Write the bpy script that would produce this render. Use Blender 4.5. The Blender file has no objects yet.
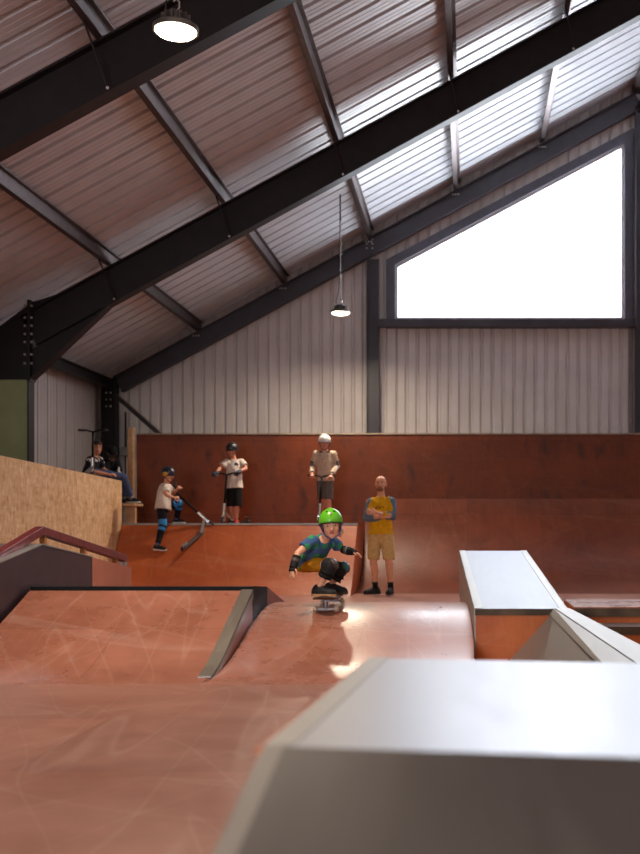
import bpy, bmesh, math, random
from mathutils import Vector, Matrix, noise
random.seed(7)
sc = bpy.context.scene
COL = sc.collection
F = 1100.0; CX = 470.0; CY = 530.0; H = 0.96      # focal length (px), principal point, eye height

def P(px, py, Y):
    """point at distance Y (metres) that the photograph shows at px, py"""
    return Vector(((px-CX)/F*Y, Y, H+(CY-py)/F*Y))

# ------------------------------------------------------------------ materials
def _mat(name):
    m = bpy.data.materials.new(name); m.use_nodes = True
    nt = m.node_tree; b = nt.nodes['Principled BSDF']
    return m, nt, b
def srgb(r, g, b):
    f = lambda c: (c/255/12.92) if c/255 <= .04045 else ((c/255+.055)/1.055)**2.4
    return (f(r), f(g), f(b), 1)
def plain(name, c, rough=.6, metal=0., spec=.5, nscale=14., namt=.12, bump=0., sheen=0.):
    m, nt, b = _mat(name)
    tc = nt.nodes.new('ShaderNodeTexCoord'); n = nt.nodes.new('ShaderNodeTexNoise')
    n.inputs['Scale'].default_value = nscale; n.inputs['Detail'].default_value = 4
    nt.links.new(tc.outputs['Object'], n.inputs['Vector'])
    r = nt.nodes.new('ShaderNodeValToRGB')
    lo = [max(0, x*(1-namt*1.5)) for x in c[:3]]+[1]; hi = [min(1, x*(1+namt*1.5)) for x in c[:3]]+[1]
    r.color_ramp.elements[0].position = .3; r.color_ramp.elements[1].position = .7
    r.color_ramp.elements[0].color = lo; r.color_ramp.elements[1].color = hi
    nt.links.new(n.outputs['Fac'], r.inputs['Fac']); nt.links.new(r.outputs['Color'], b.inputs['Base Color'])
    b.inputs['Roughness'].default_value = rough; b.inputs['Metallic'].default_value = metal
    b.inputs['Specular IOR Level'].default_value = spec
    if bump:
        bp = nt.nodes.new('ShaderNodeBump'); bp.inputs['Strength'].default_value = bump; bp.inputs['Distance'].default_value = .01
        nt.links.new(n.outputs['Fac'], bp.inputs['Height']); nt.links.new(bp.outputs['Normal'], b.inputs['Normal'])
    return m

def ply(name, c1, c2, rough=.35, scratch=.35, seam=(1.22, 2.44), scale=1.0, stain=.0, seamaxis='XY', scol=(.62,.45,.38,1), spec=.5, grain=.16):
    """film faced birch plywood: blotches, seams between the sheets, wheel scratches"""
    m, nt, b = _mat(name)
    N = nt.nodes.new; L = nt.links.new
    tc = N('ShaderNodeTexCoord')
    n1 = N('ShaderNodeTexNoise'); n1.inputs['Scale'].default_value = 1.3*scale; n1.inputs['Detail'].default_value = 6; n1.inputs['Roughness'].default_value = .65
    L(tc.outputs['Object'], n1.inputs['Vector'])
    r1 = N('ShaderNodeValToRGB'); e = r1.color_ramp.elements
    e[0].position = .32; e[1].position = .68; e[0].color = c1; e[1].color = c2
    L(n1.outputs['Fac'], r1.inputs['Fac'])
    # grain, stretched
    mp = N('ShaderNodeMapping'); mp.inputs['Scale'].default_value = (5, 8, 8) if seamaxis == 'XY' else (30, 3, 3)
    L(tc.outputs['Object'], mp.inputs['Vector'])
    n2 = N('ShaderNodeTexNoise'); n2.inputs['Scale'].default_value = 1.; n2.inputs['Detail'].default_value = 5
    L(mp.outputs['Vector'], n2.inputs['Vector'])
    mx = N('ShaderNodeMix'); mx.data_type = 'RGBA'; mx.blend_type = 'OVERLAY'; mx.inputs['Factor'].default_value = grain
    L(r1.outputs['Color'], mx.inputs['A']); L(n2.outputs['Fac'], mx.inputs['B'])
    col = mx.outputs['Result']
    # sheets of slightly different tone, with thin dark joints
    br = N('ShaderNodeTexBrick'); br.inputs['Scale'].default_value = 1.
    br.inputs['Brick Width'].default_value = seam[1]; br.inputs['Row Height'].default_value = seam[0]
    br.inputs['Mortar Size'].default_value = .004; br.inputs['Mortar Smooth'].default_value = .2
    br.inputs['Color1'].default_value = (.42,.42,.42,1); br.inputs['Color2'].default_value = (.58,.58,.58,1); br.inputs['Mortar'].default_value = (.2,.2,.2,1)
    if seamaxis == 'XY': L(tc.outputs['Object'], br.inputs['Vector'])
    else:
        mm = N('ShaderNodeMapping'); mm.inputs['Rotation'].default_value = (math.radians(-90), 0, 0)
        L(tc.outputs['Object'], mm.inputs['Vector']); L(mm.outputs['Vector'], br.inputs['Vector'])
    m2 = N('ShaderNodeMix'); m2.data_type = 'RGBA'; m2.blend_type = 'OVERLAY'; m2.inputs['Factor'].default_value = .55
    L(col, m2.inputs['A']); L(br.outputs['Color'], m2.inputs['B']); col = m2.outputs['Result']
    # scratches: thin level lines of strongly stretched, bent noise
    for k, (rot, sx, sy) in enumerate(((1.45, .22, 2.6), (1.85, .25, 3.4), (1.1, .3, 3.0), (.3, .3, 2.6))):
        m0 = N('ShaderNodeMapping'); m0.inputs['Rotation'].default_value = (0, 0, rot) if seamaxis == 'XY' else (0, rot-1.57, 0); L(tc.outputs['Object'], m0.inputs['Vector'])
        ms = N('ShaderNodeMapping'); ms.inputs['Scale'].default_value = (sx, sy, .15) if seamaxis == 'XY' else (sx, .15, sy); ms.inputs['Location'].default_value = (k*3.1, k*1.7, 0)
        L(m0.outputs['Vector'], ms.inputs['Vector'])
        ns = N('ShaderNodeTexNoise'); ns.inputs['Scale'].default_value = .8; ns.inputs['Detail'].default_value = 1.2
        L(ms.outputs['Vector'], ns.inputs['Vector'])
        rs = N('ShaderNodeValToRGB'); ee = rs.color_ramp.elements
        ee[0].position = .4935; ee[0].color = (0,0,0,1); ee[1].position = .5065; ee[1].color = (0,0,0,1)
        q = rs.color_ramp.elements.new(.5); q.color = (1,1,1,1)
        L(ns.outputs['Fac'], rs.inputs['Fac'])
        mk = N('ShaderNodeMath'); mk.operation = 'MULTIPLY'; mk.inputs[1].default_value = scratch
        L(rs.outputs['Color'], mk.inputs[0])
        ma = N('ShaderNodeMix'); ma.data_type = 'RGBA'; L(mk.outputs[0], ma.inputs['Factor']); L(col, ma.inputs['A']); ma.inputs['B'].default_value = scol
        col = ma.outputs['Result']
    if stain:
        mt = N('ShaderNodeMapping'); mt.inputs['Scale'].default_value = (3.2, 3., 1.7); L(tc.outputs['Object'], mt.inputs['Vector'])
        n4 = N('ShaderNodeTexNoise'); n4.inputs['Scale'].default_value = 1.4; n4.inputs['Detail'].default_value = 5; L(mt.outputs['Vector'], n4.inputs['Vector'])
        r4 = N('ShaderNodeValToRGB'); r4.color_ramp.elements[0].position = .56; r4.color_ramp.elements[1].position = .72
        r4.color_ramp.elements[0].color = (0,0,0,1); r4.color_ramp.elements[1].color = (1,1,1,1); L(n4.outputs['Fac'], r4.inputs['Fac'])
        mk = N('ShaderNodeMath'); mk.operation = 'MULTIPLY'; mk.inputs[1].default_value = stain; L(r4.outputs['Color'], mk.inputs[0])
        ma = N('ShaderNodeMix'); ma.data_type = 'RGBA'; L(mk.outputs[0], ma.inputs['Factor']); L(col, ma.inputs['A']); ma.inputs['B'].default_value = (.03,.012,.01,1)
        col = ma.outputs['Result']
    L(col, b.inputs['Base Color'])
    rr = N('ShaderNodeMapRange'); rr.inputs['To Min'].default_value = rough-.1; rr.inputs['To Max'].default_value = rough+.14
    L(n1.outputs['Fac'], rr.inputs['Value']); L(rr.outputs['Result'], b.inputs['Roughness'])
    b.inputs['Specular IOR Level'].default_value = spec
    return m

def metal_sheet(name, c, rough=.35, metal=.85):
    m, nt, b = _mat(name); N = nt.nodes.new; L = nt.links.new
    tc = N('ShaderNodeTexCoord'); mp = N('ShaderNodeMapping'); mp.inputs['Scale'].default_value = (9, 1.2, 4); L(tc.outputs['Object'], mp.inputs['Vector'])
    n = N('ShaderNodeTexNoise'); n.inputs['Scale'].default_value = 2.2; n.inputs['Detail'].default_value = 7; n.inputs['Roughness'].default_value = .7; L(mp.outputs['Vector'], n.inputs['Vector'])
    r = N('ShaderNodeValToRGB'); r.color_ramp.elements[0].position = .25; r.color_ramp.elements[1].position = .75
    r.color_ramp.elements[0].color = [x*.86 for x in c[:3]]+[1]; r.color_ramp.elements[1].color = c
    L(n.outputs['Fac'], r.inputs['Fac']); L(r.outputs['Color'], b.inputs['Base Color'])
    rr = N('ShaderNodeMapRange'); rr.inputs['To Min'].default_value = rough-.08; rr.inputs['To Max'].default_value = rough+.1
    L(n.outputs['Fac'], rr.inputs['Value']); L(rr.outputs['Result'], b.inputs['Roughness'])
    b.inputs['Metallic'].default_value = metal
    return m

def osb(name):
    m, nt, b = _mat(name); N = nt.nodes.new; L = nt.links.new
    tc = N('ShaderNodeTexCoord'); col = None
    cols = (srgb(210,166,122), srgb(236,202,160), srgb(180,132,88))
    prev = None
    for k, (sx, sz) in enumerate(((34, 9), (9, 30), (22, 14))):
        mp = N('ShaderNodeMapping'); mp.inputs['Scale'].default_value = (sx, sx, sz); mp.inputs['Rotation'].default_value = (.5*k, .2, .3*k); L(tc.outputs['Object'], mp.inputs['Vector'])
        v = N('ShaderNodeTexVoronoi'); v.inputs['Scale'].default_value = .8; L(mp.outputs['Vector'], v.inputs['Vector'])
        r = N('ShaderNodeValToRGB'); r.color_ramp.elements[0].color = cols[(k)%3]; r.color_ramp.elements[1].color = cols[(k+1)%3]
        r.color_ramp.elements.new(.5).color = cols[(k+2)%3]
        sp = N('ShaderNodeSeparateColor'); L(v.outputs['Color'], sp.inputs['Color']); L(sp.outputs['Red'], r.inputs['Fac'])
        if prev is None: prev = r.outputs['Color']
        else:
            mx = N('ShaderNodeMix'); mx.data_type = 'RGBA'; mx.inputs['Factor'].default_value = .42
            L(prev, mx.inputs['A']); L(r.outputs['Color'], mx.inputs['B']); prev = mx.outputs['Result']
    L(prev, b.inputs['Base Color']); b.inputs['Roughness'].default_value = .75; b.inputs['Specular IOR Level'].default_value = .2
    return m

def emit(name, c, s):
    m, nt, b = _mat(name); b.inputs['Base Color'].default_value = c
    b.inputs['Emission Color'].default_value = c; b.inputs['Emission Strength'].default_value = s
    return m
def glass_mat(name):
    m = bpy.data.materials.new(name); m.use_nodes = True; nt = m.node_tree; nt.nodes.clear()
    o = nt.nodes.new('ShaderNodeOutputMaterial'); mx = nt.nodes.new('ShaderNodeMixShader'); mx.inputs[0].default_value = .05
    t = nt.nodes.new('ShaderNodeBsdfTransparent'); g = nt.nodes.new('ShaderNodeBsdfGlossy'); g.inputs['Roughness'].default_value = .03
    nt.links.new(t.outputs[0], mx.inputs[1]); nt.links.new(g.outputs[0], mx.inputs[2]); nt.links.new(mx.outputs[0], o.inputs['Surface'])
    return m

M = {}
M['steel'] = plain('dark steel paint', srgb(31,24,25), .5, .0, .3, 6, .12)
M['steel2'] = plain('grey steel paint', srgb(54,48,54), .45, .0, .4, 6, .1)
M['galv'] = plain('galvanised steel', srgb(104,92,92), .36, .7, .5, 9, .12)
M['bolt'] = plain('zinc bolts', srgb(205,200,195), .3, .7)
M['roof'] = plain('roof sheet liner', srgb(206,208,214), .30, .0, .6, 3, .05)
M['clad'] = plain('wall cladding', srgb(196,186,182), .55, .0, .4, 2, .05)
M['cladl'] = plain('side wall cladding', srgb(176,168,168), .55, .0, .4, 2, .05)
M['frame'] = plain('window frame paint', srgb(70,66,76), .4)
M['reveal'] = plain('window inner lip', srgb(205,200,205), .5)
M['glass'] = glass_mat('window glass'); M['added_rooflight'] = glass_mat('ribbed rooflight')  # second glass is for the roof panels added as extra daylight
M['added_rooflight'].node_tree.nodes['Transparent BSDF'].inputs[0].default_value = (.46,.41,.35,1)
M['floor'] = ply('floor plywood', srgb(142,92,77), srgb(168,118,101), .33, .17)
M['ramp'] = ply('ramp plywood', srgb(142,85,65), srgb(174,114,94), .27, .15)
M['rampside'] = ply('ramp side plywood', srgb(120,64,54), srgb(150,88,76), .45, .1)
M['bank'] = ply('orange bank plywood', srgb(154,70,32), srgb(184,92,44), .46, .12, seamaxis='XZ', scol=(.6,.3,.18,1))
M['wallply'] = ply('red wall plywood', srgb(84,37,16), srgb(114,53,26), .55, .035, seam=(1.22,2.44), stain=.75, seamaxis='XZ', scol=(.4,.2,.12,1), spec=.3)
M['trans'] = ply('red transition plywood', srgb(94,43,22), srgb(124,60,34), .44, .05, seam=(1.22,2.44), stain=.2, seamaxis='XZ', scol=(.5,.3,.2,1), spec=.4)
M['black'] = plain('black ply', srgb(15,13,14), .6, 0, .15, 8, .2)
M['purple'] = plain('dark purple film ply', srgb(50,32,38), .42, 0, .5, 6, .2)
M['redply'] = ply('light red ply', srgb(168,92,64), srgb(190,112,82), .45, .1)
M['maroon'] = plain('maroon rail paint', srgb(112,44,46), .38, .1, .5, 20, .25)
M['rust'] = plain('orange primed post', srgb(176,112,58), .55, 0, .4, 20, .2)
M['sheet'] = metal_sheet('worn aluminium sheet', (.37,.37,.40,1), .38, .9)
M['angle'] = metal_sheet('steel angle', (.36,.34,.32,1), .44, .75)
M['kicksheet'] = metal_sheet('worn kicker sheet', (.25,.255,.285,1), .42, .85)
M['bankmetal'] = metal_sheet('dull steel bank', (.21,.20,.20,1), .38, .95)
M['bankgrey'] = metal_sheet('grey steel bank', (.36,.34,.33,1), .42, .75)
M['oldangle'] = metal_sheet('stained steel edge', (.25,.22,.19,1), .42, .7)
M['darkangle'] = plain('rust stained steel edge', srgb(84,68,54), .55, .3, .3, 5, .35)
M['orangewood'] = ply('orange box ply', srgb(176,84,30), srgb(204,110,48), .5, .05, seamaxis='XZ')
M['osb'] = osb('osb board')
M['timber'] = plain('pale timber', srgb(176,138,102), .7, 0, .3, 10, .15)
M['rubber'] = plain('black rubber', srgb(24,23,24), .6)
M['green_panel'] = plain('olive panel', srgb(140,146,104), .6, 0, .3, 2, .15)
M['plastic_grey'] = plain('grey plastic', srgb(120,116,112), .5)
M['chrome'] = plain('polished metal', srgb(190,188,186), .25, .85)
M['lens'] = emit('lamp lens', (1,.84,.62,1), 22)
M['alu'] = plain('lamp aluminium', srgb(96,92,88), .4, .6)

# ------------------------------------------------------------------ mesh builder
OFF = {}
class MB:
    def __init__(s): s.bm = bmesh.new()
    def face(s, pts):
        try: return s.bm.faces.new([s.bm.verts.new(p) for p in pts])
        except ValueError: return None
    def box(s, a, b):
        x0,y0,z0 = a; x1,y1,z1 = b
        return s.hexa([(x0,y0,z0),(x1,y0,z0),(x1,y1,z0),(x0,y1,z0)], [(x0,y0,z1),(x1,y0,z1),(x1,y1,z1),(x0,y1,z1)])
    def hexa(s, bot, top):
        n = len(bot)
        v = [s.bm.verts.new(p) for p in bot]; w = [s.bm.verts.new(p) for p in top]
        s.bm.faces.new(v[::-1]); s.bm.faces.new(w)
        for i in range(n): s.bm.faces.new([v[i], v[(i+1)%n], w[(i+1)%n], w[i]])
        return s
    def prism(s, poly, d):
        """closed polygon swept by the vector d"""
        d = Vector(d); return s.hexa([Vector(p) for p in poly], [Vector(p)+d for p in poly])
    def bar(s, p0, p1, w, h, up=(0,0,1)):
        p0 = Vector(p0); p1 = Vector(p1); d = (p1-p0).normalized(); u = Vector(up)
        r = d.cross(u)
        if r.length < 1e-4: r = d.cross(Vector((1,0,0)))
        r.normalize(); u = r.cross(d).normalized()
        q = lambda p: [p-r*w/2-u*h/2, p+r*w/2-u*h/2, p+r*w/2+u*h/2, p-r*w/2+u*h/2]
        return s.hexa(q(p0), q(p1))
    def loft(s, rings, cap0=True, cap1=True):
        vs = [[s.bm.verts.new(p) for p in r] for r in rings]
        n = len(rings[0])
        for a, b in zip(vs, vs[1:]):
            for i in range(n): s.bm.faces.new([a[i], a[(i+1)%n], b[(i+1)%n], b[i]])
        if cap0: s.bm.faces.new(vs[0][::-1])
        if cap1: s.bm.faces.new(vs[-1])
        return s
    def tube(s, pts, r, n=10, ref=None, round0=False, round1=False):
        """tube through pts; r is a radius, or a list of radii or (rx, ry) along ref and across it"""
        pts = [Vector(p) for p in pts]
        if not isinstance(r, (list, tuple)): r = [r]*len(pts)
        r = [x if isinstance(x, (list, tuple)) else (x, x) for x in r]
        rings = []; pr = Vector(ref) if ref is not None else None
        def ring(p, t, rx, ry):
            nonlocal pr
            if pr is None: pr = Vector((1,0,0)) if abs(t.x) < .9 else Vector((0,1,0))
            a = pr - t*pr.dot(t)
            if a.length < 1e-5: a = t.orthogonal()
            a.normalize(); b = t.cross(a); 
            if ref is None: pr = a
            return [p+a*(rx*math.cos(2*math.pi*i/n))+b*(ry*math.sin(2*math.pi*i/n)) for i in range(n)]
        T = []
        for i in range(len(pts)):
            t = Vector((0,0,0))
            if i > 0: t += (pts[i]-pts[i-1]).normalized()
            if i < len(pts)-1: t += (pts[i+1]-pts[i]).normalized()
            if t.length < 1e-6: t = pts[i]-pts[i-1]
            T.append(t.normalized())
        if round0:
            m = min(r[0])
            for a in (80, 55, 28): rings.append(ring(pts[0]-T[0]*m*math.sin(math.radians(a)), T[0], r[0][0]*math.cos(math.radians(a)), r[0][1]*math.cos(math.radians(a))))
        for p, t, (x, y) in zip(pts, T, r): rings.append(ring(p, t, x, y))
        if round1:
            m = min(r[-1])
            for a in (28, 55, 80): rings.append(ring(pts[-1]+T[-1]*m*math.sin(math.radians(a)), T[-1], r[-1][0]*math.cos(math.radians(a)), r[-1][1]*math.cos(math.radians(a))))
        return s.loft(rings)
    def ball(s, c, rx, ry=None, rz=None, ax=None, n=14, m=9, z0=-1., z1=1.):
        """ellipsoid (or a band of it between z0..z1 of its height); ax = 3 axis vectors"""
        ry = rx if ry is None else ry; rz = rx if rz is None else rz
        X, Y, Z = [Vector(a) for a in ax] if ax else (Vector((1,0,0)), Vector((0,1,0)), Vector((0,0,1)))
        c = Vector(c); rings = []
        t0 = math.asin(max(-.995, z0)); t1 = math.asin(min(.995, z1))
        for j in range(m+1):
            t = t0+(t1-t0)*j/m
            rings.append([c+X*(rx*math.cos(t)*math.cos(2*math.pi*i/n))+Y*(ry*math.cos(t)*math.sin(2*math.pi*i/n))+Z*(rz*math.sin(t)) for i in range(n)])
        return s.loft(rings)
    def lathe(s, c, prof, n=28, axis=(0,0,1)):
        c = Vector(c); a = Vector(axis).normalized(); x = a.orthogonal().normalized(); y = a.cross(x)
        return s.loft([[c+a*z+x*(max(r,1e-4)*math.cos(2*math.pi*i/n))+y*(max(r,1e-4)*math.sin(2*math.pi*i/n)) for i in range(n)] for r, z in prof])
    def build(s, name, mat, parent=None, smooth=False, bevel=0., seg=2):
        bm = s.bm; bmesh.ops.recalc_face_normals(bm, faces=bm.faces)
        if bevel:
            ed = [e for e in bm.edges if len(e.link_faces) == 2 and e.calc_face_angle(0) > .5]
            bmesh.ops.bevel(bm, geom=ed, offset=bevel, segments=seg, affect='EDGES', profile=.6)
        me = bpy.data.meshes.new(name); bm.to_mesh(me); bm.free()
        return finish(name, me, mat, parent, smooth)

def finish(name, me, mats, parent=None, smooth=False):
    for mt in (mats if isinstance(mats, (list, tuple)) else [mats]): me.materials.append(mt)
    o = bpy.data.objects.new(name, me); COL.objects.link(o)
    if parent is not None:
        off = OFF[parent.name]; o.parent = parent
        me.transform(Matrix.Translation(-off)); OFF[o.name] = off
    else:
        xs = [v.co for v in me.vertices]
        lo = Vector([min(v[i] for v in xs) for i in range(3)]); hi = Vector([max(v[i] for v in xs) for i in range(3)])
        off = Vector(((lo.x+hi.x)/2, (lo.y+hi.y)/2, lo.z))
        me.transform(Matrix.Translation(-off)); o.location = off; OFF[o.name] = off
    if smooth:
        for p in me.polygons: p.use_smooth = True
        if smooth != True: me.set_sharp_from_angle(angle=math.radians(smooth))
    return o
def tag(o, label=None, cat=None, group=None, kind=None):
    if label: o['label'] = label
    if cat: o['category'] = cat
    if group: o['group'] = group
    if kind: o['kind'] = kind
    return o
def thing(name, loc, label=None, cat=None, group=None, kind=None):
    o = bpy.data.objects.new(name, None); COL.objects.link(o); o.location = loc; o.empty_display_size = .1
    OFF[o.name] = Vector(loc); return tag(o, label, cat, group, kind)
def profile_strip(mb, prof, fn):
    """sheet: prof = points along the run; fn(point) -> (3-D start, 3-D end)"""
    prev = None
    for q in prof:
        a, b = fn(q); cur = (mb.bm.verts.new(a), mb.bm.verts.new(b))
        if prev: mb.bm.faces.new([prev[0], cur[0], cur[1], prev[1]])
        prev = cur
# ------------------------------------------------------------------ the building
SL = .545; TOP0 = 7.21                     # roof slope and the height of the rafters' top at X = 0
XE = -6.62; XR = 3.05; XE2 = 2*XR-XE       # eave, ridge, other eave
YG = 20.0; YF = -6.0                       # gable wall, front wall
def ztop(x): return TOP0+SL*x if x <= XR else TOP0+SL*(2*XR-x)
PUR = .215                                 # purlin depth (vertical)
def zsheet(x): return ztop(x)+PUR

# floor
mb = MB(); mb.box((XE-.15, YF-3, -.2), (XE2+.15, YG+.2, 0)); fl = tag(mb.build('floor', M['floor']), kind='structure')

def trapz(t0, t1, pitch, rib, depth, sgn=1, sh=0., web=.018, mini=True):
    """run of a trapezoidal sheet: list of (t, offset)"""
    out = []; t = t0+sh
    out.append((t0, 0.))
    while t < t1-pitch:
        pan = pitch-rib
        if mini:
            for q in (.33, .67):
                out += [(t+pan*q-.010, 0), (t+pan*q-.004, .005*sgn), (t+pan*q+.004, .005*sgn), (t+pan*q+.010, 0)]
        out += [(t+pan, 0), (t+pan+web, depth*sgn), (t+pitch-web, depth*sgn), (t+pitch, 0)]
        t += pitch
    out.append((t1, 0.)); return out
# ceiling: the two slopes of ribbed roof sheet
mb = MB()
run = trapz(YF, YG+.05, .333, .085, .075, 1, web=.012)
RL = ((.2, 2.2), (-4.2, -2.2)); RX = 1.2           # translucent roof bands, out of view, added to brighten the hall
for (xa, xb) in ((XE-.15, XR-7.2), (XR-7.2, XR-RX), (XR-RX, XR), (XR, XR+RX), (XR+RX, XR+7.2), (XR+7.2, XE2+.15)):
    band = abs((xa+xb)/2-XR) < 7.2 and abs((xa+xb)/2-XR) > RX
    cuts = [(YF, YG+.05)] if not band else [(YF, RL[1][0]), (RL[1][1], RL[0][0]), (RL[0][1], YG+.05)]
    for y0, y1 in cuts:
        profile_strip(mb, [(y0, 0.)]+[q for q in run if y0 < q[0] < y1]+[(y1, 0.)], lambda q: (Vector((xa, q[0], zsheet(xa)+q[1])), Vector((xb, q[0], zsheet(xb)+q[1]))))
tag(mb.build('ceiling', M['roof']), kind='structure')
nwin = 3
for y0, y1 in RL:  # unseen roof panels, added for light from above and in front
    for xa, xb in ((XR-7.2, XR-RX), (XR+RX, XR+7.2)):
        m = MB(); m.hexa([(xa, y0, zsheet(xa)+.02), (xb, y0, zsheet(xb)+.02), (xb, y1, zsheet(xb)+.02), (xa, y1, zsheet(xa)+.02)], [(xa, y0, zsheet(xa)+.03), (xb, y0, zsheet(xb)+.03), (xb, y1, zsheet(xb)+.03), (xa, y1, zsheet(xa)+.03)])
        tag(m.build('window_%d' % nwin, M['added_rooflight']), kind='structure'); nwin += 1


# gable wall with the tall window and its unseen twin past the ridge
WX0, WX1 = -1.36, 2.80; WZ0 = 4.78
def whead(x): x = x if x <= XR else 2*XR-x; return 5.76+.533*(x-WX0)
mb = MB()
def gable(run, mb):
    prev = None
    for t, d in run:
        inw = (WX0 < t < WX1) or (2*XR-WX1 < t < 2*XR-WX0)
        cur = (t, d, inw)
        if prev:
            a, b = prev, cur
            def quad(z0a, z1a, z0b, z1b):
                mb.face([(a[0], YG+a[1], z0a), (b[0], YG+b[1], z0b), (b[0], YG+b[1], z1b), (a[0], YG+a[1], z1a)])
            if a[2] and b[2]:
                quad(0, WZ0, 0, WZ0); quad(whead(a[0]), zsheet(a[0])+.1, whead(b[0]), zsheet(b[0])+.1)
            else: quad(0, zsheet(a[0])+.1, 0, zsheet(b[0])+.1)
        prev = cur
run = trapz(XE-.15, XE2+.15, .195, .075, .042, 1, mini=False, web=.026)
run += [(x+s, 0.) for x in (WX0, WX1, 2*XR-WX1, 2*XR-WX0) for s in (-.0005, .0005)]
run.sort()
run = [(t, (0. if any(abs(t-x) < .02 for x in (WX0, WX1, 2*XR-WX1, 2*XR-WX0)) else d)) for t, d in run]
gable(run, mb)
tag(mb.build('wall_back', M['clad']), kind='structure')
# left wall, right wall
mb = MB(); profile_strip(mb, trapz(YF, YG+.05, .40, .05, .03, -1), lambda q: (Vector((XE-.13+q[1], q[0], 0)), Vector((XE-.13+q[1], q[0], zsheet(XE)+.1))))
tag(mb.build('wall_left', M['cladl']), kind='structure')
mb = MB(); profile_strip(mb, trapz(YF, YG+.05, .40, .05, .03, 1), lambda q: (Vector((XE2+.13+q[1], q[0], 0)), Vector((XE2+.13+q[1], q[0], zsheet(XE)+.1))))
tag(mb.build('wall_right', M['cladl']), kind='structure')
# front wall behind the photographer with an unseen opening added to let in daylight
mb = MB()
dx0, dx1, dz = -6.0, -2.0, 3.4
for a, b, z0 in ((XE-.15, dx0, 0), (dx0, dx1, dz), (dx1, XE2+.15, 0)):
    xs = [a, b] if not (a < XR < b) else [a, XR, b]
    for p, q in zip(xs, xs[1:]): mb.face([(p, YF, z0), (q, YF, z0), (q, YF, zsheet(q)+.1), (p, YF, zsheet(p)+.1)])
tag(mb.build('wall_front', M['clad']), kind='structure')

# windows
def window(name, flip):
    X = (lambda x: 2*XR-x) if flip else (lambda x: x)
    w = thing(name, (X((WX0+WX1)/2), YG, WZ0), kind='structure')
    poly = [(WX0, WZ0), (WX1, WZ0), (WX1, whead(WX1)), (WX0, whead(WX0))]
    def ringed(o, i, y0, y1, mat, nm):
        """frame between the outline grown by o and the outline shrunk by i"""
        def off(d):
            return [(WX0-d, WZ0-d), (WX1+d, WZ0-d), (WX1+d, whead(WX1)+d*1.1+d*.533), (WX0-d, whead(WX0)+d*1.1-d*.533)]
        A, B = off(o), off(-i); m = MB()
        for k in range(4):
            a, b, c, d = A[k], A[(k+1)%4], B[(k+1)%4], B[k]
            m.prism([(X(p[0]), y0, p[1]) for p in (a, b, c, d)], (0, y1-y0, 0))
        return m.build(nm, mat, w)
    ringed(.16, .0, YG-.10, YG+.06, M['frame'], 'window_frame')
    ringed(.0, .05, YG-.02, YG+.05, M['reveal'], 'inner_frame')
    m = MB(); m.prism([(X(a), YG+.015, z) for a, z in poly], (0, .012, 0)); m.build('glass_pane', M['glass'], w)
    return w
window('window_1', False); window('window_2', True)  # mirrored twin is out of view, added to bring in more light
tag_k = [0]
def trim(mb, mat, label=None):
    tag_k[0] += 1
    o = mb.build('trim_%d' % tag_k[0], mat); return tag(o, kind='structure')
# steel channel under the windows (cladding rail)
mb = MB(); mb.box((-1.66, YG-.2, 4.62), (2.98, YG-.1, 4.76)); trim(mb, M['steel2'])
# grey flashing post beside the right jamb
mb = MB(); mb.box((2.875, YG-.06, 0), (2.95, YG-.01, 8.2)); trim(mb, M['galv'])

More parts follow.
